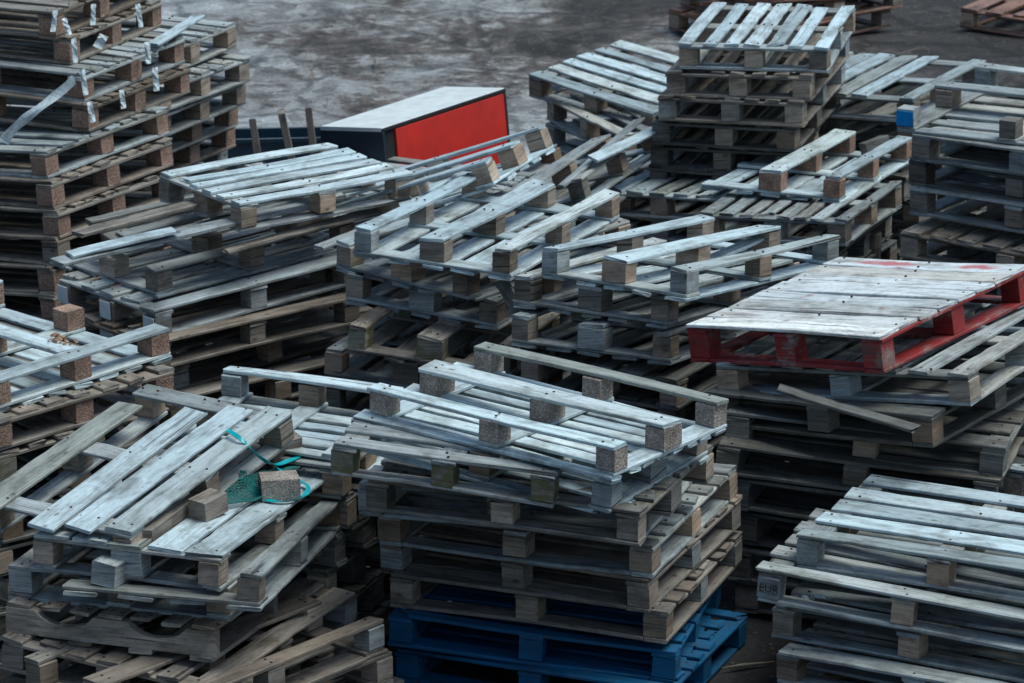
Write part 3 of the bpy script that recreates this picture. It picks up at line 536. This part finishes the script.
    for sx in xs:
        for sy in ys:
            cy = sy*(LY/2-bw/2)
            if gone(missb, cy): continue
            mb = MB(); xx = bx*rnd.uniform(.94, 1.0); yy = (bw if sy or kind == 'P' else .13)*rnd.uniform(.94, 1.0)
            a = rnd.gauss(0, .012 if tight else .035); ex = (math.cos(a), math.sin(a), 0); ey = (-math.sin(a), math.cos(a), 0)
            px, py = sx*(LX/2-bx/2), cy
            if abs(sx): px += sx*rnd.uniform(-.006, .006 if not tight else 0)
            if abs(sy): py += sy*rnd.uniform(-.006, .004 if not tight else 0)
            mb.board((px, py, trn+hb/2), ex, ey, Z1, xx, yy, hb-.001, seg=1, warp=0, rough=.001, tone=tn())
            mt = M[rnd.choice(bk)]
            if kinds == 'chip' and tone in ('pale', 'grey') and o.get('key') in ('centre', 'edge'): mt = M['chipg']
            ob = mb.build('block', mt, root, T)
            # painted block ends
            loc = T @ Vector((px, py, 0))
            isnear = (loc.x < -dB/2+.12)
            if kinds == 'whiteend' and isnear:
                p = MB(); p.board((-dB/2-.012, loc.y, trn+hb/2), Y1, X1, Z1, .082, .005, hb*.93, seg=1, warp=0, tone=.5)
                p.build('painted_end', M['white'], ob)
            if kinds == 'blueend' and isnear and loc.y > dA/2-.15:
                p = MB(); p.board((-dB/2-.006, loc.y, h-trn-hb/2-.002), Y1, X1, Z1, .088, .004, hb*.82, seg=1, warp=0, tone=.5)
                p.build('painted_end', M['bluepaint'], ob)
    # runners and end boards
    wr = .088 if kind == 'E' else .1
    off = .1 if kind == 'P' else 0
    for sy in ys:
        cy = sy*(LY/2-wr/2)
        if gone(missr, cy): continue
        w = wr if sy or kind == 'P' else .13
        mb = MB(); ex, ey = jr(.004)
        mb.board((0, cy+rnd.gauss(0, .003), trn/2), X1, Y1, Z1, LX-2*off-.003+(rnd.uniform(-.01, .01) if not off else 0), w*rnd.uniform(.92, 1), trn-.001, seg=seg*2, warp=warp*.8, tone=tn()+.05)
        if flip and not fill:
            for x in (-LX/2+.06, 0, LX/2-.06):
                for q in (-.02, .02): mb.nail((x+rnd.gauss(0, .01), cy+q, .0005), (0, 0, -1))
        mb.build('runner', [mlow, M['nail']], root, T)
    if off:
        for sx in (-1, 1):
            mb = MB()
            mb.board((sx*(LX/2-.05), 0, trn/2), Y1, (-1, 0, 0), Z1, LY-.003, .098, trn-.001, seg=seg, warp=.001, tone=tn())
            mb.build('end_board', mlow, root, T)

ORD = ['topmost', 'second from the top', 'third from the top', 'fourth from the top', 'fifth from the top', 'sixth from the top',
       'seventh from the top', 'eighth from the top', 'ninth from the top', 'tenth from the top', 'eleventh from the top', 'twelfth from the top', 'thirteenth from the top', 'fourteenth from the top','fifteenth from the top','sixteenth from the top']
TW = {'pale': 'bleached', 'grey': 'grey', 'brown': 'brown', 'dark': 'shade-darkened', 'rust': 'red-brown', 'red': 'red', 'blue': 'blue'}
SPECIAL = {
 ('centre', 0): 'bleached upside-down pallet with chipboard blocks, topmost of the centre stack',
 ('centre', 8): 'upper of the two blue-painted pallets at the foot of the centre stack',
 ('centre', 9): 'lower of the two blue-painted pallets at the foot of the centre stack',
 ('centre', 2): 'narrow grey pallet piece with a mossy middle block at the front of the centre stack',
 ('red', 0): 'red-painted pallet with worn whitish deck lying on the right-hand stack',
 ('right', 0): 'upside-down grey pallet with one bright blue block end, topmost of its stack',
 ('back', 0): 'bleached seven-slat pallet, topmost of the neat stack at the back',
 ('frontleft', 0): 'tilted bleached pallet with one board missing, on top of the front left heap',
 ('frontleft', 4): 'grey-brown pallet with scallop-notched beams, low in the front left heap',
 ('lean', 0): 'brown pallet tilted down to the left in front of the red-panelled cabinet',
 ('xrun', 0): 'tilted grey pallet with raised runners just left of the neat back stack',
 ('behindleft', 0): 'bleached pallet with one wide raised runner behind the green netting',
 ('left', 3): 'grey pallet with three white-painted block ends in the mid-left stack',
 ('left', 0): 'pale slatted pallet lying on the mid-left stack below the cabinet',
 ('frontright', 1): 'grey pallet with EUR stamped on its corner block, second in front right stack',
}
for key, k, dA, dB, p, o in PALLETS:
    root = empty('wooden_pallet', p[:3])
    m = Matrix.Rotation(p[3], 4, 'Z') @ Matrix.Rotation(p[4], 4, 'Y') @ Matrix.Rotation(p[5], 4, 'X')
    root.rotation_euler = m.to_euler()
    desc, grp = STACKS[key]
    lab = SPECIAL.get((key, k)) or '%s pallet, %s of the %s' % (TW[o.get('tone', 'grey')], ORD[k], desc)
    if k and (key, k) not in SPECIAL: lab = lab.replace(' of the '+desc, ' in the '+desc)
    tag(root, lab, 'pallet', grp)
    o['key'] = key
    pallet(root, dA, dB, o)
    if (key, k) == ('frontright', 1): EUR_ROOT = (root, dA, dB)
# ------------------------------------------------------------------ ground
def ground():
    n = 260; mb_v = []; fs = []
    X0, X1_, Y0, Y1_ = -9, 11, 10, 44
    xs = [X0+(X1_-X0)*i/n for i in range(n+1)]; ys = [Y0+(Y1_-Y0)*i/n for i in range(n+1)]
    big = [-400]; 
    xs = [-300, -60]+xs+[60, 300]; ys = [-100, 0]+ys+[90, 500]
    for y in ys:
        for x in xs:
            z = 0
            if X0 < x < X1_ and Y0 < y < Y1_:
                z = noise.fractal(Vector((x*.7, y*.5, 3.)), 1., 2., 5)*.035 + max(0, noise.noise(Vector((x*1.6, y*1.2, 9.))))*.05 + noise.noise(Vector((x*4, y*4, 2.)))*.02
                z += max(0, (y-26)/10)*abs(noise.noise(Vector((x*2.5, y*2.5, 1.))))*.10
            mb_v.append((x, y, z-.035))
    w = len(xs)
    for j in range(len(ys)-1):
        for i in range(w-1):
            a = j*w+i; fs.append((a, a+1, a+1+w, a+w))
    me = bpy.data.meshes.new('ground'); me.from_pydata(mb_v, [], fs)
    for p in me.polygons: p.use_smooth = True
    o = bpy.data.objects.new('ground', me); COL.objects.link(o); o['kind'] = 'structure'
    m, nt, bs = newmat('muddy_yard')
    tc = N(nt, 'ShaderNodeTexCoord')
    mp = N(nt, 'ShaderNodeMapping'); mp.inputs['Scale'].default_value = (.55, .42, 1); L(nt, tc.outputs['Object'], mp.inputs[0])
    a = N(nt, 'ShaderNodeTexNoise', Scale=1.0, Detail=9.0, Roughness=.62, Distortion=.5); L(nt, mp.outputs[0], a.inputs[0])
    sep = N(nt, 'ShaderNodeSeparateXYZ'); L(nt, tc.outputs['Object'], sep.inputs[0])
    # bare concrete shows at the left of the yard; black soil towards the far right
    gx = math_(nt, 'MULTIPLY', math_(nt, 'ADD', sep.outputs[0], math_(nt, 'MULTIPLY', math_(nt, 'SUBTRACT', sep.outputs[1], 26.), .35)), .055)
    gap_shade = N(nt, 'ShaderNodeMapRange'); L(nt, sep.outputs[1], gap_shade.inputs[0]); gap_shade.inputs[1].default_value = 22.0; gap_shade.inputs[2].default_value = 23.5; gap_shade.inputs[3].default_value = .5; gap_shade.inputs[4].default_value = 0  # yard darkened among the stacks: shade of the gaps put into its colour
    aa = math_(nt, 'SUBTRACT', math_(nt, 'SUBTRACT', a.outputs[0], gx), gap_shade.outputs[0])
    f = N(nt, 'ShaderNodeTexNoise', Scale=9.0, Detail=8.0, Roughness=.7); L(nt, tc.outputs['Object'], f.inputs[0])
    a2 = math_(nt, 'ADD', aa, math_(nt, 'MULTIPLY', math_(nt, 'SUBTRACT', f.outputs[0], .5), .42))
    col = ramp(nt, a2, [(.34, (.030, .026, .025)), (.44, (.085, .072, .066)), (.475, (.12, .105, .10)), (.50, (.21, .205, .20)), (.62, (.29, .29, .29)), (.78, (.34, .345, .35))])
    rk = N(nt, 'ShaderNodeTexVoronoi', Scale=7.0); L(nt, tc.outputs['Object'], rk.inputs[0])
    col = mix(nt, .75, col, ramp(nt, rk.outputs['Color'], [(.2, (.45, .43, .42)), (.8, (1.25, 1.25, 1.25))]), 'MULTIPLY')
    f3 = N(nt, 'ShaderNodeTexNoise', Scale=38.0, Detail=6.0, Roughness=.7); L(nt, tc.outputs['Object'], f3.inputs[0])
    col = mix(nt, .8, col, ramp(nt, f3.outputs[0], [(.35, (.35, .33, .32)), (.55, (1.1, 1.1, 1.1))]), 'MULTIPLY')
    vo = N(nt, 'ShaderNodeTexVoronoi', Scale=1.3, feature='DISTANCE_TO_EDGE')
    mv = N(nt, 'ShaderNodeMapping'); L(nt, tc.outputs['Object'], mv.inputs[0])
    L(nt, mix(nt, .22, mv.outputs[0], f.outputs['Color']), vo.inputs[0])
    cr = ramp(nt, vo.outputs[0], [(.0, (.10, .09, .09)), (.022, (.35, .33, .32)), (.05, (1, 1, 1))])
    col = mix(nt, .65, col, cr, 'MULTIPLY')
    st = N(nt, 'ShaderNodeTexVoronoi', Scale=16.0); L(nt, tc.outputs['Object'], st.inputs[0])
    col = mix(nt, ramp(nt, st.outputs['Distance'], [(.10, (.5, .5, .5)), (.16, (0, 0, 0))]), col, (.20, .19, .18))
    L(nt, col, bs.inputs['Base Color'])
    L(nt, ramp(nt, a2, [(.42, (.95,)*3), (.6, (.62,)*3), (.72, (.38,)*3)]), bs.inputs['Roughness'])
    bp = N(nt, 'ShaderNodeBump', Strength=1.0, Distance=.07); L(nt, mix(nt, .5, f.outputs[0], a.outputs[0]), bp.inputs['Height']); L(nt, bp.outputs[0], bs.inputs['Normal'])
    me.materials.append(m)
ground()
# ------------------------------------------------------------------ camera, light
cam = bpy.data.cameras.new('camera'); co = bpy.data.objects.new('camera', cam); COL.objects.link(co)
co.location = (0, 0, 6.25); co.rotation_euler = (R_(90-16.9), 0, 0)
cam.sensor_width = 36; cam.lens = 36*4100/1024; cam.clip_end = 2000; cam.clip_start = .1
cam.dof.use_dof = True; cam.dof.focus_distance = 16.3; cam.dof.aperture_fstop = 8
SC.camera = co
w = bpy.data.worlds.new('World'); SC.world = w; w.use_nodes = True; nt = w.node_tree
bg = nt.nodes['Background']; sky = nt.nodes.new('ShaderNodeTexSky'); sky.sky_type = 'NISHITA'; sky.sun_disc = False
SE, SR = 68, 95
sky.sun_elevation = R_(SE); sky.sun_rotation = R_(SR); sky.dust_density = 3; sky.air_density = 1.0; sky.ozone_density = 1.5
nt.links.new(sky.outputs[0], bg.inputs[0]); bg.inputs[1].default_value = .062
sl = bpy.data.lights.new('sun', 'SUN'); sl.energy = 1.5; sl.angle = R_(34); sl.color = (1, .95, .9)
so = bpy.data.objects.new('sun', sl); COL.objects.link(so)
d = Vector((math.sin(R_(SR))*math.cos(R_(SE)), math.cos(R_(SR))*math.cos(R_(SE)), math.sin(R_(SE))))
so.rotation_euler = d.to_track_quat('Z', 'Y').to_euler()
vs = SC.view_settings; vs.view_transform = 'Standard'; vs.look = 'None'; vs.gamma = 1; vs.exposure = 1.08
vs.use_white_balance = True; vs.white_balance_temperature = 5800; vs.white_balance_tint = -4
# ------------------------------------------------------------------ loose things
def V(*a): return Vector(a)
def frame(dx, up=(0, 0, 1)):
    ex = Vector(dx).normalized(); ey = Vector(up).cross(ex).normalized(); return ex, ey, ex.cross(ey)
def at_origin(o, c):     # put a one-mesh thing's origin at its own place
    c = Vector(c); o.data.transform(Matrix.Translation(-c)); o.location = c; return o
def plank(name, a, b, w_, t_, mat, label, cat='plank', group=None, roll=0, brk=0, seg=14, warp=.006):
    a, b = Vector(a), Vector(b); ex, ey, ez = frame(b-a)
    if roll: q = Matrix.Rotation(roll, 3, ex); ey = q @ ey; ez = q @ ez
    m = MB(); m.board((a+b)/2, ex, ey, ez, (b-a).length, w_, t_, seg=seg, warp=warp, brk=brk, tone=.5)
    o = m.build(name, mat, None); at_origin(o, (a+b)/2); return tag(o, label, cat, group)
def loose_block(c, dx, up, size, mat, label):
    ex, ey, ez = frame(dx, up); m = MB(); m.board(c, ex, ey, ez, *size, seg=2, warp=.001, rough=.003, tone=.6)
    o = m.build('wooden_block', mat, None); at_origin(o, c); return tag(o, label, 'block', 'loose pallet blocks')
loose_block((-1.548, 15.06, .752), (.42, .9, -.02), (.1, 0, 1), (.19, .105, .095), M['grey'], 'grey block sticking out end-on under the corner of the tilted pallet')
loose_block((-1.205, 15.36, .905), (.62, .78, .1), (0, 0, 1), (.13, .09, .085), M['brown'], 'grey-brown block lying beside the long beam, left of the green netting')
loose_block((-.937, 15.62, .893), (.98, .2, 0), (.02, 0, 1), (.155, .11, .10), M['chipg'], 'drilled brownish block held inside the teal strap')
loose_block((-.955, 16.03, .925), (.80, .6, .1), (.25, -.1, 1), (.14, .11, .11), M['brown'], 'brown tilted block at the far end of the long beam')
loose_block((1.962, 21.48, .82), (.9, .35, .25), (-.2, .2, 1), (.14, .10, .09), M['dark'], 'dark chipped block between the two raised runners before the back stack')
plank('wooden_beam', (-1.44, 15.05, .85), (-1.03, 16.04, .90), .045, .10, M['brown'], 'long brown beam on edge along the right side of the tilted pallet', 'beam', brk=1)
plank('wooden_plank', (-2.114, 17.933, 1.165), (-.807, 19.154, 1.165), .10, .020, M['grey'], 'long grey plank jutting left out of the mid-left stack, lower of two', group='loose planks on the mid-left stack', brk=1)
plank('wooden_plank', (-2.069, 18.375, 1.175), (-1.367, 19.079, 1.19), .09, .018, M['brown'], 'shorter brown plank jutting left out of the mid-left stack, upper of two', group='loose planks on the mid-left stack', brk=3)
plank('wooden_plank', (-2.03, 18.02, 1.185), (-1.55, 18.42, 1.20), .085, .018, M['pale'], 'splintered pale plank between the two jutting planks of the mid-left stack', group='loose planks on the mid-left stack', brk=3)
plank('wooden_plank', (-.05, 17.85, 1.113), (.19, 17.56, .80), .07, .018, M['dark'], 'dark plank leaning steeply between the two three-runner stacks', roll=1.2)
plank('wooden_plank', (1.105, 16.44, 1.055), (1.669, 16.02, 1.005), .075, .016, M['dark'], 'broken dark board hanging diagonally under the red pallet', brk=3)
plank('wooden_lath', (-1.852, 20.48, 1.60), (-1.64, 21.1, 1.63), .07, .016, M['pale'], 'pale split lath slanting out beside the torn white wrapping', 'lath', brk=3)
# green netting and teal strap on the front left heap
plas = plain('teal_plastic', (.012, .22, .25), (.02, .34, .37), .35, 30, .05)
netm = plain('green_netting', (.003, .055, .05), (.008, .12, .105), .5, 30, .05)
def ribbon(mb, pts, wd, th=.0012, up=(0, 0, 1)):
    pts = [Vector(p) for p in pts]
    # smooth the path
    P_ = []
    for i in range(len(pts)-1):
        p0, p1, p2, p3 = pts[max(i-1, 0)], pts[i], pts[i+1], pts[min(i+2, len(pts)-1)]
        for k in range(6):
            t = k/6; P_.append(.5*((2*p1)+(p2-p0)*t+(2*p0-5*p1+4*p2-p3)*t*t+(3*p1-p0-3*p2+p3)*t**3))
    P_.append(pts[-1]); b0 = len(mb.v)
    for i, p in enumerate(P_):
        d_ = (P_[min(i+1, len(P_)-1)]-P_[max(i-1, 0)]).normalized(); a = Vector(up).cross(d_).normalized(); n = d_.cross(a)
        a = Matrix.Rotation(.5*math.sin(i*.35), 3, d_) @ a
        for q in (a*wd/2+n*th, -a*wd/2+n*th, -a*wd/2-n*th, a*wd/2-n*th): mb.v.append(p+q); mb.t.append(.5)
    for i in range(len(P_)-1):
        for k in range(4):
            x = b0+i*4+k; y = b0+i*4+(k+1) % 4; mb.f.append((x, y, y+4, x+4)); mb.mi.append(0); mb.uv += [(0, 0)]*4
    for i in (0, len(P_)-1):
        idx = [b0+i*4+k for k in range(4)]; mb.f.append(tuple(idx if i else idx[::-1])); mb.mi.append(0); mb.uv += [(0, 0)]*4
m = MB()
ribbon(m, [(-1.15, 15.75, 1.092), (-1.085, 15.68, 1.07), (-1.02, 15.70, .995), (-.965, 15.775, .935), (-.908, 15.891, .915), (-.841, 16.024, .90), (-.75, 16.17, .895)], .018)
ribbon(m, [(-1.051, 15.70, .875), (-1.003, 15.57, .862), (-.90, 15.54, .858), (-.835, 15.62, .858), (-.83, 15.73, .862), (-.90, 15.80, .87), (-.965, 15.775, .93)], .022)
o = m.build('plastic_strap', plas); at_origin(o, (-.95, 15.7, .9)); tag(o, 'torn teal plastic strap looped round the drilled block', 'strap')
m = MB()
A0, B0, C0, D0 = V(-1.219, 15.36, .868), V(-1.09, 15.68, .92), V(-.87, 15.88, .885), V(-1.0, 15.56, .868)
def npt(u, v):
    p = A0.lerp(B0, v).lerp(D0.lerp(C0, v), u)
    return p+V(noise.noise(p*9)*.022, noise.noise(p*9+V(5, 0, 0))*.022, abs(noise.noise(p*11+V(0, 7, 0)))*.035)
for i in range(15): m.tube([npt(k/12, i/14) for k in range(13)], .0021, seg=5)
for i in range(19): m.tube([npt(i/18, k/12) for k in range(13)], .0021, seg=5)
for e in (0, 1): m.tube([npt(k/12, e) for k in range(13)], .004, seg=6)
o = m.build('green_netting', netm); at_origin(o, (-1.05, 15.6, .88)); tag(o, 'crumpled dark green plastic netting beside the teal strap', 'netting')
# torn wrapping on the tall left stack
film = plain('white_film', (.34, .38, .40), (.58, .62, .63), .5, 45, .5)
TAGS = [((-2.275, 19.97, 1.85), .034, .115, 8, 'white film scrap hanging high at the left, leftmost of a close pair'),
 ((-2.215, 19.98, 1.82), .036, .095, -18, 'white film scrap hanging high at the left, right-hand one of a close pair'),
 ((-2.12, 20.35, 1.80), .036, .115, 3, 'white film scrap hanging from the topmost board of the tall stack'),
 ((-2.17, 19.90, 1.715), .036, .13, -4, 'white film scrap draped over the corner above the long torn streamer'),
 ((-2.05, 20.0, 1.74), .07, .075, 30, 'squarish crumpled white film scrap in the tall left stack'),
 ((-2.125, 19.86, 1.565), .036, .14, -8, 'white film scrap hanging just right of the streamer end'),
 ((-1.91, 20.6, 1.74), .036, .13, -8, 'white film scrap hanging at the upper right of the tall stack'),
 ((-1.85, 20.36, 1.60), .04, .12, -3, 'white film scrap hanging at the right, beside the split lath'),
 ((-1.81, 20.33, 1.47), .04, .13, -3, 'white film scrap hanging at the right, below the split lath'),
 ((-1.955, 20.06, 1.43), .034, .10, -6, 'white film scrap hanging low in the middle of the tall stack'),
 ((-2.09, 19.83, 1.42), .036, .11, -10, 'lowest white film scrap, under the end of the long streamer')]
for p, wd, ln, an, lab in TAGS:
    wd *= .8; ln *= .9
    m = MB(); n_ = 7; p = Vector(p)
    r3 = Matrix.Rotation(R_(an), 3, 'Y')
    pts = [p + r3 @ V(0, -.006*math.sin(k*1.1)-.004*k, ln*(.5-k/(n_-1))) for k in range(n_)]
    b0 = 0
    for i, q in enumerate(pts):
        w2 = wd/2*rnd.uniform(.85, 1.05); cu = rnd.uniform(-.004, .008)
        for dx_, dy_ in ((-w2, cu), (0, -cu), (w2, cu), (w2, cu+.0016), (0, -cu+.0016), (-w2, cu+.0016)):
            m.v.append(q + r3 @ V(dx_*.9, dy_+dx_*.35, 0)); m.t.append(.5)
    for i in range(n_-1):
        for k in range(6):
            x = i*6+k; y = i*6+(k+1) % 6; m.f.append((x, y, y+6, x+6)); m.mi.append(0); m.uv += [(0, 0)]*4
    for i in (0, n_-1):
        idx = [i*6+k for k in range(6)]; m.f.append(tuple(idx if i else idx[::-1])); m.mi.append(0); m.uv += [(0, 0)]*6
    o = m.build('film_scrap', film, smooth=False); at_origin(o, p); tag(o, lab, 'film scrap', 'torn white film scraps on the tall left stack')
m = MB()
for j in range(3):
    ribbon(m, [(-2.54+.01*j, 19.84, 1.27-.01*j), (-2.45, 19.85-.01*j, 1.355+.008*j), (-2.36, 19.83, 1.43+.004*j), (-2.27, 19.85, 1.495), (-2.18, 19.88, 1.565+.01*j)], .045-.01*j, up=(.2, -1, .5))
o = m.build('film_streamer', film); at_origin(o, (-2.36, 19.85, 1.43)); tag(o, 'long twisted white film streamer slanting across the tall left stack', 'film streamer')
# cabinet
navy = plain('navy_panel', (.008, .016, .028), (.014, .026, .042), .45, 6, .05)
blackm = plain('black_recess', (.004, .004, .005), (.008, .008, .009), .8)
lidm = plain('weathered_white_top', (.44, .455, .45), (.60, .62, .615), .55, 7, .1)
redm = plain('red_panel', (.40, .016, .011), (.56, .028, .018), .45, 5, .08)
rt = empty('cabinet', (-.4731, 22.1383, .025)); m4 = Matrix.Rotation(.9829, 4, 'Z') @ Matrix.Rotation(.0109, 4, 'Y') @ Matrix.Rotation(-.1119, 4, 'X')
rt.rotation_euler = m4.to_euler(); tag(rt, 'dark navy cabinet with a whitish top and a bright red side panel', 'cabinet')
def slab(name, x0, x1, y0, y1, z0, z1, mat, parent):
    m = MB(); m.board(((x0+x1)/2, (y0+y1)/2, (z0+z1)/2), X1, Y1, Z1, x1-x0, y1-y0, z1-z0, seg=6, warp=0, rough=0, chips=0, tone=.5)
    return m.build(name, mat, parent)
slab('body', -.6, .6, -.195, .21, .0, .828, navy, rt)
slab('top', -.598, .598, -.206, .208, .8285, .85, lidm, rt)
slab('edge_trim', -.6, .6, -.214, -.2065, .826, .8475, blackm, rt)
slab('front_post', -.6, -.585, -.214, -.1955, 0, .825, navy, rt)
slab('rear_post', .582, .6, -.214, -.1955, 0, .825, blackm, rt)
slab('recess', -.5845, -.475, -.1975, -.1955, .02, .82, blackm, rt)
slab('red_panel', -.474, .5815, -.211, -.1955, .02, .822, redm, rt)
# trough and stakes behind the mid-left stack
tr = empty('steel_trough', (-1.42, 23.95, 0), (0, 0, .09)); tag(tr, 'low dark blue steel trough on the ground left of the cabinet', 'trough')
tb = plain('dark_blue_steel', (.006, .018, .035), (.012, .035, .06), .45, 8, .1)
slab('side_panel', -.62, .62, -.14, -.125, .0, .285, tb, tr); slab('side_panel', -.62, .62, .125, .14, .0, .285, tb, tr)
slab('end_panel', -.62, -.605, -.124, .124, .0, .285, tb, tr); slab('end_panel', .605, .62, -.124, .124, .0, .285, tb, tr)
slab('floor_panel', -.604, .604, -.124, .124, .03, .045, tb, tr); slab('rim', -.63, .63, -.155, -.141, .262, .29, tb, tr)
for (a, b), lab in zip([((-1.76, 23.4, -.02), (-1.685, 23.4, .469)), ((-1.46, 23.4, -.02), (-1.526, 23.4, .517)), ((-1.24, 23.4, -.02), (-1.36, 23.4, .577)), ((-1.13, 23.4, -.02), (-1.196, 23.4, .583))],
     ['leaning wooden stake nearest the stack behind the wrapped one', 'second wooden stake from the left before the blue trough', 'thickest leaning wooden stake before the blue trough', 'wooden stake nearest the navy cabinet']):
    m = MB(); m.board((V(*a)+V(*b))/2, (V(*b)-V(*a)).normalized(), (0, 1, 0), (V(*b)-V(*a)).normalized().cross(V(0, 1, 0)), (V(*b)-V(*a)).length, .035, .042, seg=5, warp=.004, tone=.5, brk=2)
    o = m.build('wooden_stake', M['brown']); at_origin(o, a); tag(o, lab, 'stake', 'wooden stakes in front of the trough')
# laths and splinters jammed in the gaps
for a, b, wd, mt, lab in [
  ((.42, 20.9, .90), (1.0, 21.9, .93), .07, 'pale', 'pale thin board lying askew in the slatted pile behind the three-runner stacks'),
  ((.25, 20.7, .80), (.70, 21.5, .98), .05, 'grey', 'narrow grey lath sticking up left of the neat back stack'),
  ((-.95, 18.62, 1.04), (-.30, 19.35, 1.10), .08, 'grey', 'grey board wedged between the mid-left stack and the three-runner stack'),
  ((-1.35, 18.55, 1.05), (-.62, 19.22, 1.08), .06, 'brown', 'thin brown lath inside the mid-left stack under the pale slatted pallet'),
  ((.60, 17.55, 1.20), (1.15, 18.25, 1.21), .07, 'pale', 'pale board lying loose across the deck of the stack left of the red pallet'),
  ((-.62, 16.02, .80), (-.42, 16.75, .83), .09, 'pale', 'pale board end poking out at the left side of the centre stack'),
  ((.72, 17.3, .35), (1.25, 16.7, .42), .08, 'dark', 'dark board lying low between the centre stack and the red pallet stack')]:
    plank('wooden_plank', a, b, wd, .016, M[mt], lab, group='boards jammed between the stacks', brk=3, roll=rnd.uniform(-.25, .25), warp=.015)
m = MB()
for i in range(420):
    x, y = rnd.uniform(-3.5, 5), rnd.uniform(13.5, 27.5); an = rnd.uniform(0, 6.3); q = V(x, y, .012)
    l_ = rnd.uniform(.03, .14); ex = V(math.cos(an), math.sin(an), rnd.uniform(-.05, .25)).normalized()
    m.tube([q-ex*l_, q+ex*l_*.2+V(0, 0, .004), q+ex*l_], [.003, .009, .002], seg=4, flat=.5, tone=rnd.random())
o = m.build('wood_splinters', M['brown']); tag(o, 'splinters and bark chips scattered over the muddy yard', 'splinters', kind='stuff')
# dark round post, leaves, scrap
m = MB(); rr = [.072*(1+.05*math.sin(k*2.1)) for k in range(9)]
m.tube([(1.846+.003*k, 20.736, .55*k/8) for k in range(9)], rr, seg=14, tone=.3)
o = m.build('timber_post', M['dark']); at_origin(o, (1.846, 20.736, 0)); tag(o, 'dark round timber post end beside the pile with two runners', 'post')
lf = plain('dry_leaf', (.16, .085, .045), (.38, .24, .15), .7, 40, .2)
m = MB(); c = V(-1.931, 16.761, 1.152)
for i in range(26):
    q = c+V(rnd.gauss(0, .02), rnd.gauss(0, .02), rnd.uniform(.002, .035)); a = Vector((rnd.gauss(0, 1), rnd.gauss(0, 1), rnd.gauss(0, .6))).normalized(); b = a.orthogonal().normalized()
    l_ = rnd.uniform(.010, .020); m.poly([q-a*l_, q-a*l_*.2-b*l_*.45, q+a*l_*.6-b*l_*.3, q+a*l_, q+a*l_*.5+b*l_*.35, q-a*l_*.3+b*l_*.4], a.cross(b), .0012)
o = m.build('dry_leaves', lf); at_origin(o, c); tag(o, 'small clump of dry brown leaves on the lower left stack', 'leaves')
m = MB(); c = V(1.245, 15.545, .438)
for i in range(9):
    q = c+V(rnd.gauss(0, .045), rnd.gauss(0, .012), rnd.uniform(.002, .016)); a = Vector((rnd.gauss(0, 1), rnd.gauss(0, .6), rnd.gauss(0, .2))).normalized(); b = a.orthogonal().normalized()
    l_ = rnd.uniform(.012, .028); m.poly([q-a*l_, q-b*l_*.4, q+a*l_, q+b*l_*.5], a.cross(b), .0015)
o = m.build('film_scrap', film); at_origin(o, c); tag(o, 'small crumpled white scrap lying inside the front right stack', 'scrap')
# stamps on pallet blocks
ink = plain('stamp_ink', (.012, .012, .012), (.03, .028, .026), .8)
def stamp(root, txt, loc, size, rotm):
    cu = bpy.data.curves.new('stamp', 'FONT'); cu.body = txt; cu.size = size; cu.extrude = .0006; cu.align_x = 'CENTER'; cu.align_y = 'CENTER'
    t = bpy.data.objects.new('stamp', cu); COL.objects.link(t); bpy.context.view_layer.update()
    me = bpy.data.meshes.new_from_object(t.evaluated_get(bpy.context.evaluated_depsgraph_get())); bpy.data.objects.remove(t)
    me.transform(rotm.to_4x4()); me.materials.clear(); me.materials.append(ink)
    o = bpy.data.objects.new('stamp', me); COL.objects.link(o); o.parent = root; o.location = loc
rotx = Matrix(((0, 0, -1), (-1, 0, 0), (0, 1, 0)))
root, dA, dB = EUR_ROOT
stamp(root, 'EUR', (-dB/2-.0105, dA/2-.052, .066), .046, rotx)
